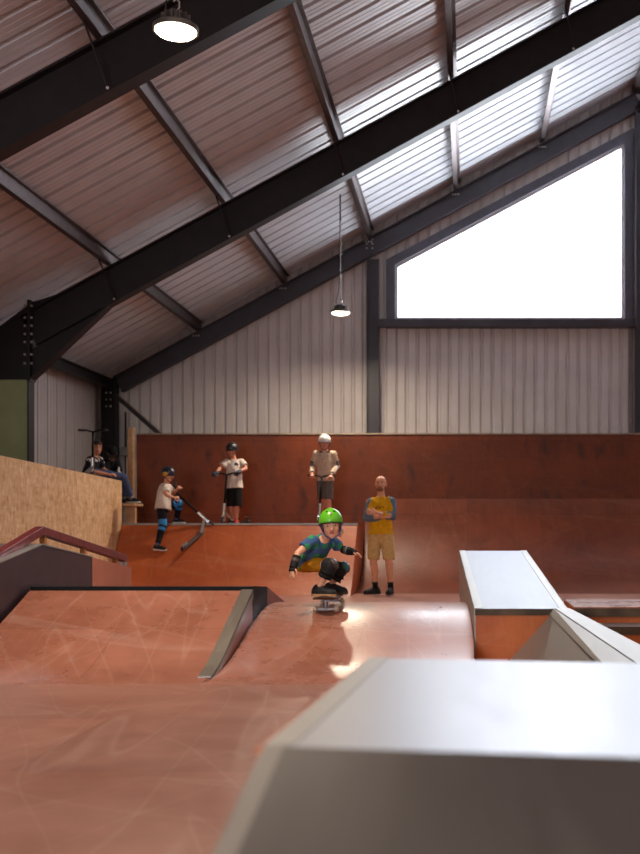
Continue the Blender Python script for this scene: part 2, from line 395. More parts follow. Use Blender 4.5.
# ------------------------------------------------------------------ steel frame
def I_beam(mb, p0, p1, depth, fw, tf=.018, tw=.014, side=(0,1,0)):
    """I-section from p0 to p1 (centre lines of its web); web in the plane of p1-p0 and the normal of side"""
    p0 = Vector(p0); p1 = Vector(p1); s = Vector(side); d = (p1-p0).normalized(); u = s.cross(d).normalized()
    if u.z < -.1: u = -u
    for c in (-depth/2+tf/2, depth/2-tf/2):
        mb.bar(p0+u*c, p1+u*c, fw, tf, up=u)
    mb.bar(p0, p1, tw, depth-2*tf, up=u)
cosr = 1/math.sqrt(1+SL*SL)
PX = [-4.92, -3.36, -1.82, -.26, 1.30]
def rafter(Y, depth_v, fw, label, haunch=True, mat='steel', stays=True):
    dv = depth_v; r = thing('rafter', (XE, Y, ztop(XE)-dv), label, 'roof beam')
    dep = dv*cosr; m = MB(); e0 = .61 if haunch else .28
    for sgn in (1, -1):
        xa, xb = (XE+e0, XR) if sgn == 1 else (XE2-e0, XR)
        I_beam(m, (xa, Y, ztop(xa)-dv/2), (xb, Y, ztop(xb)-dv/2), dep, fw)
    m.build('beam', M[mat], r)
    if haunch:
        for sgn in (1, -1):
            X = (lambda x: x) if sgn == 1 else (lambda x: 2*XR-x)
            x0 = -5.98; x1 = -4.92
            zb = lambda x: ztop(x)-dv
            m = MB()
            m.prism([(X(x0), Y-.007, zb(x0)), (X(x1), Y-.007, zb(x1)), (X(x0), Y-.007, 3.0)], (0, .014, 0))
            m.bar((X(x0), Y, 3.0), (X(x1), Y, zb(x1)), fw, .018, up=(0,0,1))
            m.build('haunch', M[mat], r)
            m = MB(); m.box((min(X(x0-.02), X(x0+.02)), Y-fw/2-.01, 2.98), (max(X(x0-.02), X(x0+.02)), Y+fw/2+.01, 4.08)); 
            m.prism([(X(x0), Y-.006, ztop(x0)), (X(x0+.5), Y-.006, ztop(x0+.5)), (X(x0), Y-.006, 4.06)], (0, .012, 0))
            m.prism([(X(x0), Y-.006, ztop(x0)), (X(x0-.55), Y-.006, ztop(x0-.55)), (X(x0), Y-.006, 4.06)], (0, .012, 0))
            m.build('end_plate', M[mat], r)
            if sgn == 1:
                for zz in (4.0, 3.84, 3.73, 3.62, 3.51, 3.34, 3.22):
                    for dx in (-.055, .035):
                        m = MB(); m.lathe((x0+dx, Y-.085, zz), [(.017, -.012), (.017, .012)], 6, (1,0,0)); m.build('bolt', M['bolt'], r)
    if stays:
        for x in PX:
            m = MB(); m.tube([(x-.03, Y-.34, ztop(x)+.05), (x+.10, Y-fw/2, ztop(x+.1)-dv+.03)], .011, 6); m.build('fly_brace', M[mat], r)
            for q in ((x-.03, Y-.34, ztop(x)+.06), (x+.10, Y-fw/2-.012, ztop(x+.1)-dv+.03)):
                m = MB(); m.ball(q, .016, n=6, m=4); m.build('bolt', M['bolt'], r)
    return r
rafter(15., .525, .19, 'dark steel roof beam with bolted knee, the middle one of the three sloping beams')
rafter(10., .525, .19, 'nearest dark steel roof beam, running across the top left behind the round lamp')
g = rafter(YG-.17, .35, .16, 'slimmer dark grey roof beam along the back wall above the big window', haunch=False, mat='steel2', stays=False)
for x in PX:
    for dx in (-.05, .0, .05):
        m = MB(); m.ball((x+dx, YG-.255, ztop(x)-.08), .016, n=6, m=4); m.build('bolt', M['bolt'], g)
# purlins: cold rolled channels laid on the rafters
def purlin(x, label):
    p = MB(); z = ztop(x)+.034; w = .075
    y0, y1 = YF+.02, YG-.02
    t = .012
    p.hexa([(x-w/2, y0, z+.004), (x+w/2, y0, z+.004), (x+w/2, y1, z+.004), (x-w/2, y1, z+.004)],
           [(x-w/2, y0, z+.016), (x+w/2, y0, z+.016), (x+w/2, y1, z+.016), (x-w/2, y1, z+.016)])
    p.box((x+w/2-t, y0, z+.012), (x+w/2, y1, z+PUR-.045+SL*w/2-.02))
    p.box((x-w/2, y0, z+.012), (x-w/2+.006, y1, z+.04))
    p.box((x+w/2-t, y0, z+PUR-.06), (x+w/2+w*.6, y1, z+PUR-.048))
    return tag(p.build('purlin', M['galv']), label, 'purlin', 'steel purlins under the roof sheets')
for x, l in zip(PX, ('lowest of the dark roof purlins, running above the bolted knee of the middle beam',
                     'second roof purlin from the left, passing under the sheets left of centre',
                     'third roof purlin from the left, ending above the small hanging lamp',
                     'fourth roof purlin from the left, bright near the big window',
                     'rightmost bright purlin, ending over the middle of the big window')):
    purlin(x, l)
# eave purlin (deeper, dark)
m = MB(); I_beam(m, (XE+.1, YF+.02, 3.60), (XE+.1, YG-.2, 3.60), .18, .12, side=(1,0,0)); tag(m.build('eave_beam', M['steel']), 'dark steel eave beam along the top of the left cladding wall', 'beam')
m = MB(); m.box((XR-.1, YF+.02, ztop(XR)+.004), (XR+.1, YG-.02, ztop(XR)+.16)); tag(m.build('purlin', M['galv']), 'ridge purlin at the far right edge over the end of the window', 'purlin', 'steel purlins under the roof sheets')

def column(x0, x1, Y, zt, label, mat='steel', fw=.2):
    c = thing('steel_column', ((x0+x1)/2, Y, 0), label, 'column')
    m = MB()
    def zt_(x): return zt if zt else ztop(x)
    for a_, b_, w_ in ((x0, x0+.018, fw), (x1-.018, x1, fw), (x0+.018, x1-.018, .014)):
        m.hexa([(a_, Y-w_/2, 0), (b_, Y-w_/2, 0), (b_, Y+w_/2, 0), (a_, Y+w_/2, 0)], [(a_, Y-w_/2, zt_(a_)), (b_, Y-w_/2, zt_(b_)), (b_, Y+w_/2, zt_(b_)), (a_, Y+w_/2, zt_(a_))])
    m.build('shaft', M[mat], c)
    return c
c = column(-6.6, -5.98, 15., None, 'dark steel column at the left edge carrying the middle roof beam')
m = MB(); m.box((-6.57, 14.93, 1.1), (-6.01, 14.985, 3.0)); m.build('panel', M['green_panel'], c)['label'] = 'olive green panel between the column flanges'
m = MB(); m.box((-6.58, 14.9, 3.0), (-6.0, 15.1, 3.02)); m.build('stiffener', M['steel'], c)
column(-6.6, -5.98, 10., None, 'dark steel column outside the left edge under the nearest beam')
c = column(-6.62, -6.36, YG-.17, None, 'black corner column at the left end of the back wall')
for zz in (3.42, 3.30, 3.18):
    for dx in (-.16, -.08):
        m = MB(); m.ball((-6.36+dx, YG-.285, zz), .02, n=6, m=4); m.build('bolt', M['bolt'], c)
c = column(-1.86, -1.64, YG-.17, ztop(-1.86)-.355, 'grey steel post on the back wall left of the big window', 'steel2', .16)
for zz in (0, .08, .16):
    for dx in (-.05, .05):
        m = MB(); m.ball((-1.80+dx, YG-.27, ztop(-1.75)-.08-zz), .014, n=6, m=4); m.build('bolt', M['bolt'], c)
column(2.98, 3.20, YG-.17, ztop(2.98)-.355, 'grey steel ridge post at the right edge of the photo', 'steel2', .16)
m = MB(); m.bar((-6.36, YG-.3, 3.38), (-5.1, YG-.3, 2.27), .06, .16, up=(0,1,0)); tag(m.build('diagonal_brace', M['steel']), 'dark diagonal steel brace running down right from the corner column', 'brace')
# junction box and conduit on the gable wall beside the corner column
jb = thing('junction_box', P(125.5, 455, YG-.05), 'small grey junction box with conduit on the back wall beside the corner column', 'electrical box')
q = P(125.5, 451, YG-.05); m = MB(); m.box((q.x-.07, YG-.11, q.z-.09), (q.x+.07, YG-.01, q.z+.07)); m.build('box_body', M['plastic_grey'], jb, bevel=.01)
m = MB(); m.tube([(q.x, YG-.05, q.z+.05), (q.x, YG-.05, 3.1)], .018, 8); m.tube([(q.x, YG-.05, q.z-.08), (q.x, YG-.05, .0)], .018, 8); m.build('conduit', M['steel'], jb)

# ------------------------------------------------------------------ pendant lamps
def lamp(x, y, z, label, power, view=True):
    t = thing('pendant_lamp', (x, y, z), label, 'pendant lamp', 'round high bay lamps')
    R = .155
    m = MB(); m.lathe((x, y, z), [(.02, .135), (.05, .135), (.06, .12), (.062, .07), (.085, .06), (.10, .05), (R-.02, .045), (R, .03), (R, .0), (R-.012, .0), (R-.012, .012), (.02, .014)], 32)
    m.build('housing', M['alu'], t, smooth=35)
    for k in range(12):
        a = 2*math.pi*k/12; m2 = MB(); m2.bar((x+.06*math.cos(a), y+.06*math.sin(a), z+.085), (x+.1*math.cos(a), y+.1*math.sin(a), z+.085), .006, .06); m2.build('cooling_fin', M['alu'], t)
    m = MB(); m.lathe((x, y, z-.004), [(.001, .02), (R-.016, .02), (R-.016, .006), (R-.03, -.010), (.09, -.020), (.001, -.024)], 32); m.build('lens', M['lens'], t, smooth=40)
    # hook, chain and cable up to the roof
    zt = zsheet(x)
    m = MB(); zz = z+.135
    m.tube([(x, y, zz), (x+.025, y, zz+.03), (x+.025, y, zz+.07), (x, y, zz+.09), (x-.015, y, zz+.07)], .007, 6); m.build('hook', M['chrome'], t)
    m = MB(); zz += .085; k = 0; ztop_chain = z+.135+(1.35 if view else 1.0)
    while zz < ztop_chain:
        a = Vector((1,0,0)) if k % 2 else Vector((0,1,0)); c = Vector((x, y, zz+.028)); pts = []
        for j in range(9):
            th = 2*math.pi*j/8; pts.append(c+a*(.011*math.cos(th))+Vector((0,0,.03*math.sin(th))))
        m.tube(pts, .0045, 5); zz += .046; k += 1
    m.build('chain', M['chrome'], t)
    m = MB(); m.tube([(x, y, ztop_chain-.02), (x, y, zt)], .008, 6); m.tube([(x-.06, y, z+.1), (x-.07, y, z+.2), (x-.03, y, z+.35), (x-.012, y, z+.6), (x-.010, y, zt)], .006, 6); m.build('cable', M['rubber'], t)
    l = bpy.data.lights.new('lamp_light', 'AREA'); l.shape = 'DISK'; l.size = .26; l.energy = power; l.color = (1, .84, .64); l.spread = math.radians(165)
    o = bpy.data.objects.new('lamp_light', l); COL.objects.link(o); o.parent = t; o.location = (0, 0, -.035)
    return t
LP = 125
lamp(-2.06, 17.5, 4.41, 'small glowing round pendant lamp on a long chain, left of the grey post', LP)
lamp(-2.02, 7.55, 4.38, 'largest glowing round lamp, at the top left in front of the nearest beam', LP)
lamp(-2.02, -2.5, 4.38, 'added unseen round pendant lamp behind the photographer', LP)  # this and the following lamps are unseen, added to brighten the hall
lamp(8.1, 17.5, 4.41, 'added unseen round pendant lamp right of the frame near the back wall', LP)
lamp(8.1, 7.5, 4.41, 'added unseen round pendant lamp right of the frame in mid hall', LP)
lamp(8.1, -2.5, 4.41, 'added unseen round pendant lamp right of the frame behind the photographer', LP)

# ------------------------------------------------------------------ plywood wall, quarter pipe, bank
WY = 18.25
M['plywood_edge'] = plain('raw plywood edge', srgb(150,134,116), .7, 0, .3, 6, .2)
pw = thing('plywood_wall', (0, WY, 0), 'tall red plywood wall across the back of the skatepark', 'wall panel')
m = MB(); m.box((-5.53, WY, 0), (6.5, WY+.06, 2.54)); m.build('sheets', M['wallply'], pw)
m = MB(); m.box((-5.53, WY-.012, 2.545), (6.5, WY+.10, 2.568)); m.build('top_rail', M['plywood_edge'], pw)
q = thing('quarter_pipe', (2.4, 17.4, 0), 'curved red quarter pipe rising behind the man with folded arms', 'skate ramp')
R = 1.70; Y0 = 16.56; prof = []
for i in range(19):
    a = math.radians(79)*i/18; prof.append((Y0+R*math.sin(a), R*(1-math.cos(a))+.002))
prof.append((WY-.008, prof[-1][1]+.10))
assert prof[-2][0] < WY-.008
poly = [(-1.73, y, z) for y, z in prof]+[(-1.73, WY-.006, prof[-1][1]), (-1.73, WY-.006, 0.002)]
m = MB(); m.prism(poly, (8.2, 0, 0)); m.build('riding_surface', M['trans'], q, smooth=25)

bk = thing('skate_bank', (-3.5, 16.5, 0), 'orange red bank with raised platform where the scooter riders wait', 'skate ramp')
XB0, XB1 = -5.36, -1.74
prof = [(15.98, .004), (16.12, .09), (16.35, .30), (16.65, .655), (16.97, 1.045)]
m = MB(); m.prism([(XB0, y, z) for y, z in prof]+[(XB0, 17.0, 1.045), (XB0, 17.0, .004)], (XB1-XB0, 0, 0)); m.build('bank_face', M['bank'], bk, smooth=25)
m = MB(); m.box((XB0, 17.0, .004), (XB1, WY-.012, 1.04)); m.build('platform', M['bank'], bk)
m = MB(); m.bar((XB0, 16.985, 1.05), (XB1, 16.985, 1.05), .05, .03); m.build('coping', M['oldangle'], bk)

# OSB platform at the left
o = thing('osb_platform', (-5.9, 13.5, 0), 'high raised platform faced with pale OSB board at the left', 'platform')
zo = lambda y: 1.72+.0215*(17-y)
m = MB(); m.prism([(-5.40, 8.6, 0.004), (-5.40, 17.0, 0.004), (-5.40, 17.0, zo(17)), (-5.40, 8.6, zo(8.6))], (.02, 0, 0)); m.build('side_board', M['osb'], o)
m = MB()
m.prism([(-5.96, 8.6, zo(8.6)-.04), (-5.96, 17.0, zo(17)-.04), (-5.96, 17.0, zo(17)-.015), (-5.96, 8.6, zo(8.6)-.015)], (.555, 0, 0)); m.build('top_deck', M['timber'], o)
m = MB(); m.box((-5.96, 16.96, .004), (-5.405, 17.0, zo(17)-.045)); m.build('end_board', M['timber'], o)
# timber post and foot plank
pz = P(132, 428, 18.1).z
m = MB(); m.box((-5.62, 18.05, 0), (-5.535, 18.17, pz)); tag(m.build('timber_post', M['timber']), 'pale timber post at the left end of the red plywood wall', 'post')
m = MB(); m.box((-5.44, 17.03, 1.335), (-5.20, 17.5, 1.375)); m.box((-5.40, 17.2, 1.06), (-5.24, 17.3, 1.335)); m.build
tag(m.build('foot_plank', M['timber']), 'pale plank step beneath the seated boys\' shoes', 'plank')

# ------------------------------------------------------------------ left ramp with black top block
XA, XBR = -3.36, -1.66
r = thing('skate_ramp', (-2.5, 7.8, 0), 'left plywood ramp with steel edge strip and black block at its top', 'skate ramp')
prof = [(6.72, -.004), (6.9, .0015), (7.05, .012), (7.25, .055), (7.45, .122), (7.7, .222), (8.05, .36), (8.40, .497)]
m = MB(); m.prism([(XA, y, z) for y, z in prof]+[(XA, 8.40, -.006)], (XBR-.02-XA, 0, 0)); m.build('riding_surface', M['ramp'], r, smooth=25)
m = MB(); m.prism([(XBR-.018, y, z-.004) for y, z in prof]+[(XBR-.018, 8.40, -.010)], (.018, 0, 0)); m.build('side_panel', M['rampside'], r)
m = MB()
for a, b in zip(prof[2:], prof[3:]):
    m.hexa([(XBR-.085, a[0], a[1]+.001), (XBR+.006, a[0], a[1]+.001), (XBR+.006, b[0], b[1]+.001), (XBR-.085, b[0], b[1]+.001)],
           [(XBR-.085, a[0], a[1]+.010), (XBR+.006, a[0], a[1]+.010), (XBR+.006, b[0], b[1]+.010), (XBR-.085, b[0], b[1]+.010)])
    m.hexa([(XBR+.001, a[0], max(.002, a[1]-.06)), (XBR+.006, a[0], max(.002, a[1]-.06)), (XBR+.006, b[0], max(.002, b[1]-.06)), (XBR+.001, b[0], max(.002, b[1]-.06))],
           [(XBR+.001, a[0], a[1]+.010), (XBR+.006, a[0], a[1]+.010), (XBR+.006, b[0], b[1]+.010), (XBR+.001, b[0], b[1]+.010)])
m.build('edge_strip', M['oldangle'], r)
m = MB(); m.prism([(XA, 8.41, .003), (XA, 8.41, .526), (XA, 8.46, .528), (XA, 9.0, .497), (XA, 9.0, .003)], (XBR-XA, 0, 0)); m.build('top_block', M['black'], r)['label'] = 'black block'
m = MB(); m.prism([(XA, 9.01, .003), (XA, 9.01, .495), (XA, 10.6, .16), (XA, 11.3, .003)], (XBR-XA, 0, 0)); m.build('back_slope', M['rampside'], r)

# ------------------------------------------------------------------ centre ramp
r = thing('skate_ramp', (-.8, 8.4, 0), 'middle plywood ramp with rounded crest that the green helmet skater rolls down', 'skate ramp')
cp = [(6.7, -.004), (6.9, .0015), (7.1, .011), (7.35, .035), (7.6, .075), (7.9, .142), (8.2, .218), (8.45, .276), (8.65, .312), (8.85, .336), (9.05, .347), (9.3, .347), (9.55, .335), (11.0, .10), (11.6, .003)]
XC0, XC1 = -1.652, .028
xe_ = lambda y: XC1 if y < 8.0 else XC1-.0489*(y-8.0)
m = MB(); rings = []
for y, z in cp:
    rings.append([(XC0, y, -.01), (xe_(y), y, -.01), (xe_(y), y, z), (XC0, y, z)])
m.loft([[Vector(p) for p in r_] for r_ in rings]); m.build('riding_surface', M['ramp'], r, smooth=25)
def zramp(y):
    for a, b in zip(cp, cp[1:]):
        if a[0] <= y <= b[0]: return a[1]+(b[1]-a[1])*(y-a[0])/(b[0]-a[0])
    return 0.

# ------------------------------------------------------------------ rail ledge at far left
L = thing('ledge_with_rail', (-3.55, 9, 0), 'dark purple peaked ledge with a maroon grind rail at the left', 'skate ledge')
xl, xr_ = -3.74, -3.40
def zl(y): return .84-.155*(8.74-y) if y < 8.74 else .84-.111*(y-8.74)
m = MB(); m.prism([(xl, 6.2, .003), (xl, 9.9, .003), (xl, 9.9, zl(9.9)), (xl, 8.74, zl(8.74)), (xl, 6.2, zl(6.2))], (xr_-xl, 0, 0)); m.build('dark_body', M['purple'], L)
m = MB(); m.prism([(xl, 9.905, .003), (xl, 11.05, .003), (xl, 11.05, zl(11.05)), (xl, 9.905, zl(9.905))], (xr_-xl, 0, 0)); m.build('end_body', M['redply'], L)['label'] = 'lighter red end panel'
m = MB(); 
for a, b in ((6.2, 8.74), (8.74, 9.9)):
    m.hexa([(xl-.005, a, zl(a)+.001), (xr_+.006, a, zl(a)+.001), (xr_+.006, b, zl(b)+.001), (xl-.005, b, zl(b)+.001)], [(xl-.005, a, zl(a)+.012), (xr_+.006, a, zl(a)+.012), (xr_+.006, b, zl(b)+.012), (xl-.005, b, zl(b)+.012)])
m.build('top_plate', M['angle'], L)
xm = -3.50; A = Vector((xm, 6.3, .43)); B = Vector((xm, 8.95, .955)); C = Vector((xm, 11.15, .672))
A = B+(Vector((xm, 8.19, .775))-B)*3.4
m = MB(); m.bar(A, B, .07, .07); m.bar(B, C, .07, .07); m.build('rail', M['maroon'], L, bevel=.006)
def zrail(y): return (B.z+(A.z-B.z)*(B.y-y)/(B.y-A.y) if y < B.y else B.z+(C.z-B.z)*(y-B.y)/(C.y-B.y))-.03
for y in (6.9, 8.02, 8.70, 9.02, 9.95, 10.85):
    m = MB(); m.box((xm-.022, y-.022, zl(y)+.005), (xm+.022, y+.022, zrail(y))); m.build('rail_post', M['rust'], L)
m = MB(); m.box((xm-.03, 11.08, .003), (xm+.03, 11.14, C.z-.02)); m.build('rail_post', M['rust'], L)
m = MB(); m.box((xm-.036, 11.07, C.z-.10), (xm+.036, 11.15, C.z-.035)); m.build('end_cap', M['chrome'], L)

# ------------------------------------------------------------------ metal topped kicker box and the steel bank beside it (right)
def A3(px, py, Y): return P(px, py, Y)
k = thing('kicker_box', (.3, 9.3, 0), 'metal topped kicker box with orange plywood front, right of the skater', 'skate box')
n0, n1 = P(475, 609, 8.0), P(567, 609, 8.0); f0, f1 = P(459.5, 551, 11.0), P(526, 551, 11.0)
bl = [Vector((p.x, p.y, .003)) for p in (n0, n1, f1, f0)]; dn = Vector((0,0,-.055))
m = MB(); m.hexa([bl[0]+Vector((.006,.006,0)), bl[1]+Vector((-.006,.006,0)), bl[2]+Vector((-.006,-.01,0)), bl[3]+Vector((.006,-.01,0))], [p+dn*.3+s for p, s in zip((n0, n1, f1, f0), (Vector((.006,.006,0)), Vector((-.006,.006,0)), Vector((-.006,-.01,0)), Vector((.006,-.01,0))))]); m.build('box_body', M['orangewood'], k)
def lerp(a, b, t): return a+(b-a)*t
up = Vector((0, -.12, 1)).normalized()
m = MB(); tops = [n0+Vector((.05,0,0)), n1+Vector((-.05,0,0)), f1+Vector((-.05,0,0)), f0+Vector((.05,0,0))]
m.hexa([p-up*.012 for p in tops], [p+up*.002 for p in tops]); m.build('top_sheet', M['kicksheet'], k)
for a, b, s in ((n0, f0, 1), (n1, f1, -1)):
    m = MB(); w = Vector((.055*s, 0, 0)); qd = [a, a+w, b+w, b] if s == 1 else [a+w, a, b, b+w]
    m.hexa([p-up*.01 for p in qd], [p+up*.006 for p in qd])
    if s == 1:
        m.hexa([a+Vector((-.004,0,-.9*(a.z))), a+Vector((.004,0,-.9*a.z)), b+Vector((.004,0,-.45)), b+Vector((-.004,0,-.45))], [a+up*.006+Vector((-.004,0,0)), a+up*.006+Vector((.004,0,0)), b+up*.006+Vector((.004,0,0)), b+up*.006+Vector((-.004,0,0))])
    else:
        m.hexa([a+Vector((-.004,0,-.05)), a+Vector((.004,0,-.05)), b+Vector((.004,0,-.05)), b+Vector((-.004,0,-.05))], [a+up*.006+Vector((-.004,0,0)), a+up*.006+Vector((.004,0,0)), b+up*.006+Vector((.004,0,0)), b+up*.006+Vector((-.004,0,0))])
    m.build('edge_angle', M['angle'], k)
m = MB(); m.box((n0.x, n0.y-.006, n0.z-.045), (n1.x-.04, n0.y+.004, n0.z-.002)); m.build('front_angle', M['darkangle'], k)

s = thing('steel_bank', (.55, 7, 0), 'dull steel clad bank sloping down from the kicker box, with pale steel coping', 'skate bank')
t0, t1 = P(555, 609.5, 7.98), P(569, 609.5, 7.98)
e0 = P(634, 663, 5.9); e1 = P(671, 663, 5.9)
dirv = (e0-t0); e0 = t0+dirv*1.5; e1 = t1+(e1-t1)*1.5; e0.z = max(e0.z, .05); e1.z = e0.z
g0 = Vector((P(508, 660, 7.95).x, 7.97, .003)); g1 = Vector((e0.x-.45, e0.y, .003))
m = MB(); rr = [Vector((t1.x+.02, t1.y, .003)), Vector((e1.x+.02, e1.y, .003))]
m.hexa([g0, g1, rr[1], rr[0]], [t0-Vector((0,0,.006)), e0-Vector((0,0,.006)), e1-Vector((0,0,.006)), t1-Vector((0,0,.006))]); m.build('bank_face', M['bankgrey'], s)
nn = ((t0-g0).cross(e0-t0)).normalized()
if nn.z < 0: nn = -nn
m = MB(); m.hexa([t0, e0, e1, t1], [p+Vector((0,0,.012)) for p in (t0, e0, e1, t1)])
dw = (g0-t0).normalized()*.055; dw2 = (g1-e0).normalized()*.20
m.hexa([t0+nn*.001, t0+dw+nn*.001, e0+dw2+nn*.001, e0+nn*.001], [t0+nn*.01, t0+dw+nn*.01, e0+dw2+nn*.01, e0+nn*.01])
m.build('coping', M['angle'], s)

st = thing('step_block', (1.6, 8.4, 0), 'low steps with stained steel nosing and orange risers at the right edge', 'steps')
zt1 = P(600, 608.5, 8.02).z; zt2 = P(600, 626, 7.85).z
m = MB(); m.box((.76, 8.02, .003), (3.4, 8.9, zt1)); m.box((.80, 7.85, .003), (3.4, 8.01, zt2)); m.build('riser_body', M['orangewood'], st)
m = MB(); m.box((.76, 8.0, zt1-.058), (3.4, 8.022, zt1+.003)); m.box((.80, 7.83, zt2-.06), (3.4, 7.852, zt2-.006)); m.build('nosing', M['darkangle'], st)
m = MB(); m.box((.76, 8.0, zt1+.003), (3.4, 8.92, zt1+.012)); m.build('top_tread', M['ramp'], st)
m = MB(); m.box((.80, 7.825, zt2-.004), (3.4, 7.99, zt2+.012)); m.build('lower_tread', M['sheet'], st)

# ------------------------------------------------------------------ foreground box
b = thing('grind_box', (.4, 2.4, 0), 'big sheet metal box in the blurred foreground with a sloping near face', 'skate box')
zt = .60
a0 = Vector((-.34, 1.817, zt)); a1 = Vector((1.25, 1.56, zt)); c1 = Vector((1.3, 2.82, zt)); c0 = Vector((-.277, 3.05, zt))
z0 = Vector((-.46, .45, .06)); z1 = Vector((1.2, .22, .06))
fl_ = lambda p: Vector((p.x, p.y, .003))
m = MB(); dd = Vector((0,0,-.012))
m.hexa([fl_(z0), fl_(z1), fl_(a1), fl_(a0)], [z0+dd, z1+dd, a1+dd, a0+dd]); m.hexa([fl_(a0), fl_(a1), fl_(c1), fl_(c0)], [a0+dd, a1+dd, c1+dd, c0+dd]); 
m.build('box_body', M['black'], b)
def plate(mb, pts, n, t0=-.008, t1=.004):
    mb.hexa([p+n*t0 for p in pts], [p+n*t1 for p in pts])
UPV = Vector((0,0,1)); nf = ((a1-z1).cross(z0-z1)).normalized(); nf = nf if nf.z > 0 else -nf
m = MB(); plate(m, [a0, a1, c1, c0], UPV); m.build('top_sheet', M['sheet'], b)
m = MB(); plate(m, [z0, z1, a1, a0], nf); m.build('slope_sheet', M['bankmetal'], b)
m = MB(); w = Vector((.05, 0, 0))
plate(m, [a0, a0+w, c0+w, c0], UPV, .003, .006); plate(m, [z0, z0+w, a0+w, a0], nf, .003, .006)
m.build('edge_angle', M['angle'], b)
m = MB(); m.hexa([fl_(a0)+Vector((-.012,0,0)), fl_(c0)+Vector((-.012,0,0)), fl_(c0)+Vector((-.002,0,0)), fl_(a0)+Vector((-.002,0,0))], [a0+Vector((-.012,0,0)), c0+Vector((-.012,0,0)), c0+Vector((-.002,0,0)), a0+Vector((-.002,0,0))])
m.build('side_panel', M['orangewood'], b)
# ------------------------------------------------------------------ people
def fuse(mb, voxel, it=3, fac=.5, wrinkle=0., wscale=14., seed=0):
    """grow one continuous surface out of the overlapping shapes in mb"""
    bmesh.ops.recalc_face_normals(mb.bm, faces=mb.bm.faces)
    me = bpy.data.meshes.new('t'); mb.bm.to_mesh(me); mb.bm.free()
    o = bpy.data.objects.new('t', me); COL.objects.link(o)
    r = o.modifiers.new('r', 'REMESH'); r.mode = 'VOXEL'; r.voxel_size = voxel; r.adaptivity = 0
    s = o.modifiers.new('s', 'SMOOTH'); s.factor = fac; s.iterations = it
    dg = bpy.context.evaluated_depsgraph_get()
    out = bpy.data.meshes.new_from_object(o.evaluated_get(dg))
    bpy.data.objects.remove(o); bpy.data.meshes.remove(me)
    if wrinkle:
        nn = [v.normal.copy() for v in out.vertices]
        for v, n in zip(out.vertices, nn):
            q = v.co*wscale+Vector((seed*3.7, seed, 0)); q.z *= .55
            v.co += n*(wrinkle*noise.noise(q)+wrinkle*.5*noise.noise(q*2.3))
    return out

SKIN = {}
def skin_mats(key, c, lip):
    if key not in SKIN:
        SKIN[key] = (plain('skin '+key, c, .5, 0, .35, 30, .04), plain('lips '+key, lip, .45, 0, .4, 30, .04))
    return SKIN[key]
M['eyewhite'] = plain('eye white', srgb(225,215,205), .3); M['iris'] = plain('iris', srgb(50,34,24), .2)
M['hair_brown'] = plain('brown hair', srgb(112,72,44), .6, 0, .3, 60, .3, .4)
M['hair_dark'] = plain('dark hair', srgb(40,26,20), .6, 0, .3, 60, .3, .4)
M['stubble'] = plain('short beard stubble', srgb(124,84,64), .7, 0, .2, 80, .15)

def hand(mb, w, d, n, sc_, side, curl=25, thumb=1., spread=6):
    """palm, four unequal fingers and a thumb. w wrist, d towards the knuckles, n the way the palm faces, side +1/-1: where the thumb is"""
    d = Vector(d).normalized(); n = Vector(n); n = (n-d*n.dot(d)).normalized(); s = d.cross(n).normalized()*side
    w = Vector(w); L = .092*sc_
    mb.tube([w-d*.02*sc_, w+d*.03*sc_, w+d*L], [(.027*sc_, .019*sc_), (.038*sc_, .017*sc_), (.040*sc_, .014*sc_)], 12, ref=s, round0=True, round1=True)
    for i, (off, ln) in enumerate(((.030, .074), (.010, .083), (-.011, .077), (-.030, .060))):
        p = w+d*(L-.01*sc_)+s*off*sc_; pts = [p]; a = 0.
        side_t = math.radians(spread)*(off/.03)
        for k, fr in enumerate((.44, .32, .26)):
            a += math.radians(curl)*(0.9 if k == 0 else 1.05)
            dd = (d*math.cos(a)+n*math.sin(a)); dd = (dd+s*math.sin(side_t)).normalized()
            p = p+dd*ln*fr*sc_; pts.append(p)
        r = .0092*sc_
        mb.tube(pts, [r*1.08, r*1.02, r*.95, r*.82], 8, round0=True, round1=True)
    p = w+d*.028*sc_+s*.028*sc_+n*.004*sc_
    a = math.radians(curl*.55)
    q1 = p+(d*.55+s*.62*thumb+n*(.2+math.sin(a)*.5)).normalized()*.036*sc_
    q2 = q1+(d*.85+s*.25*thumb+n*(.2+math.sin(a)*.9)).normalized()*.030*sc_
    q3 = q2+(d*.9+n*(.2+math.sin(a)*1.2)).normalized()*.024*sc_
    mb.tube([p, q1, q2, q3], [.0135*sc_, .0115*sc_, .0105*sc_, .0085*sc_], 8, round0=True, round1=True)

def basis(yaw, pitch=0., roll=0.):
    """head axes: yaw 0 looks at the camera (-Y), positive yaw turns to the picture's right; pitch positive looks down"""
    Rm = Matrix.Rotation(math.radians(yaw), 3, 'Z') @ Matrix.Rotation(math.radians(pitch), 3, 'X') @ Matrix.Rotation(math.radians(roll), 3, 'Y')
    return Rm @ Vector((1,0,0)), Rm @ Vector((0,-1,0)), Rm @ Vector((0,0,1))     # picture-right of the face, forward, up

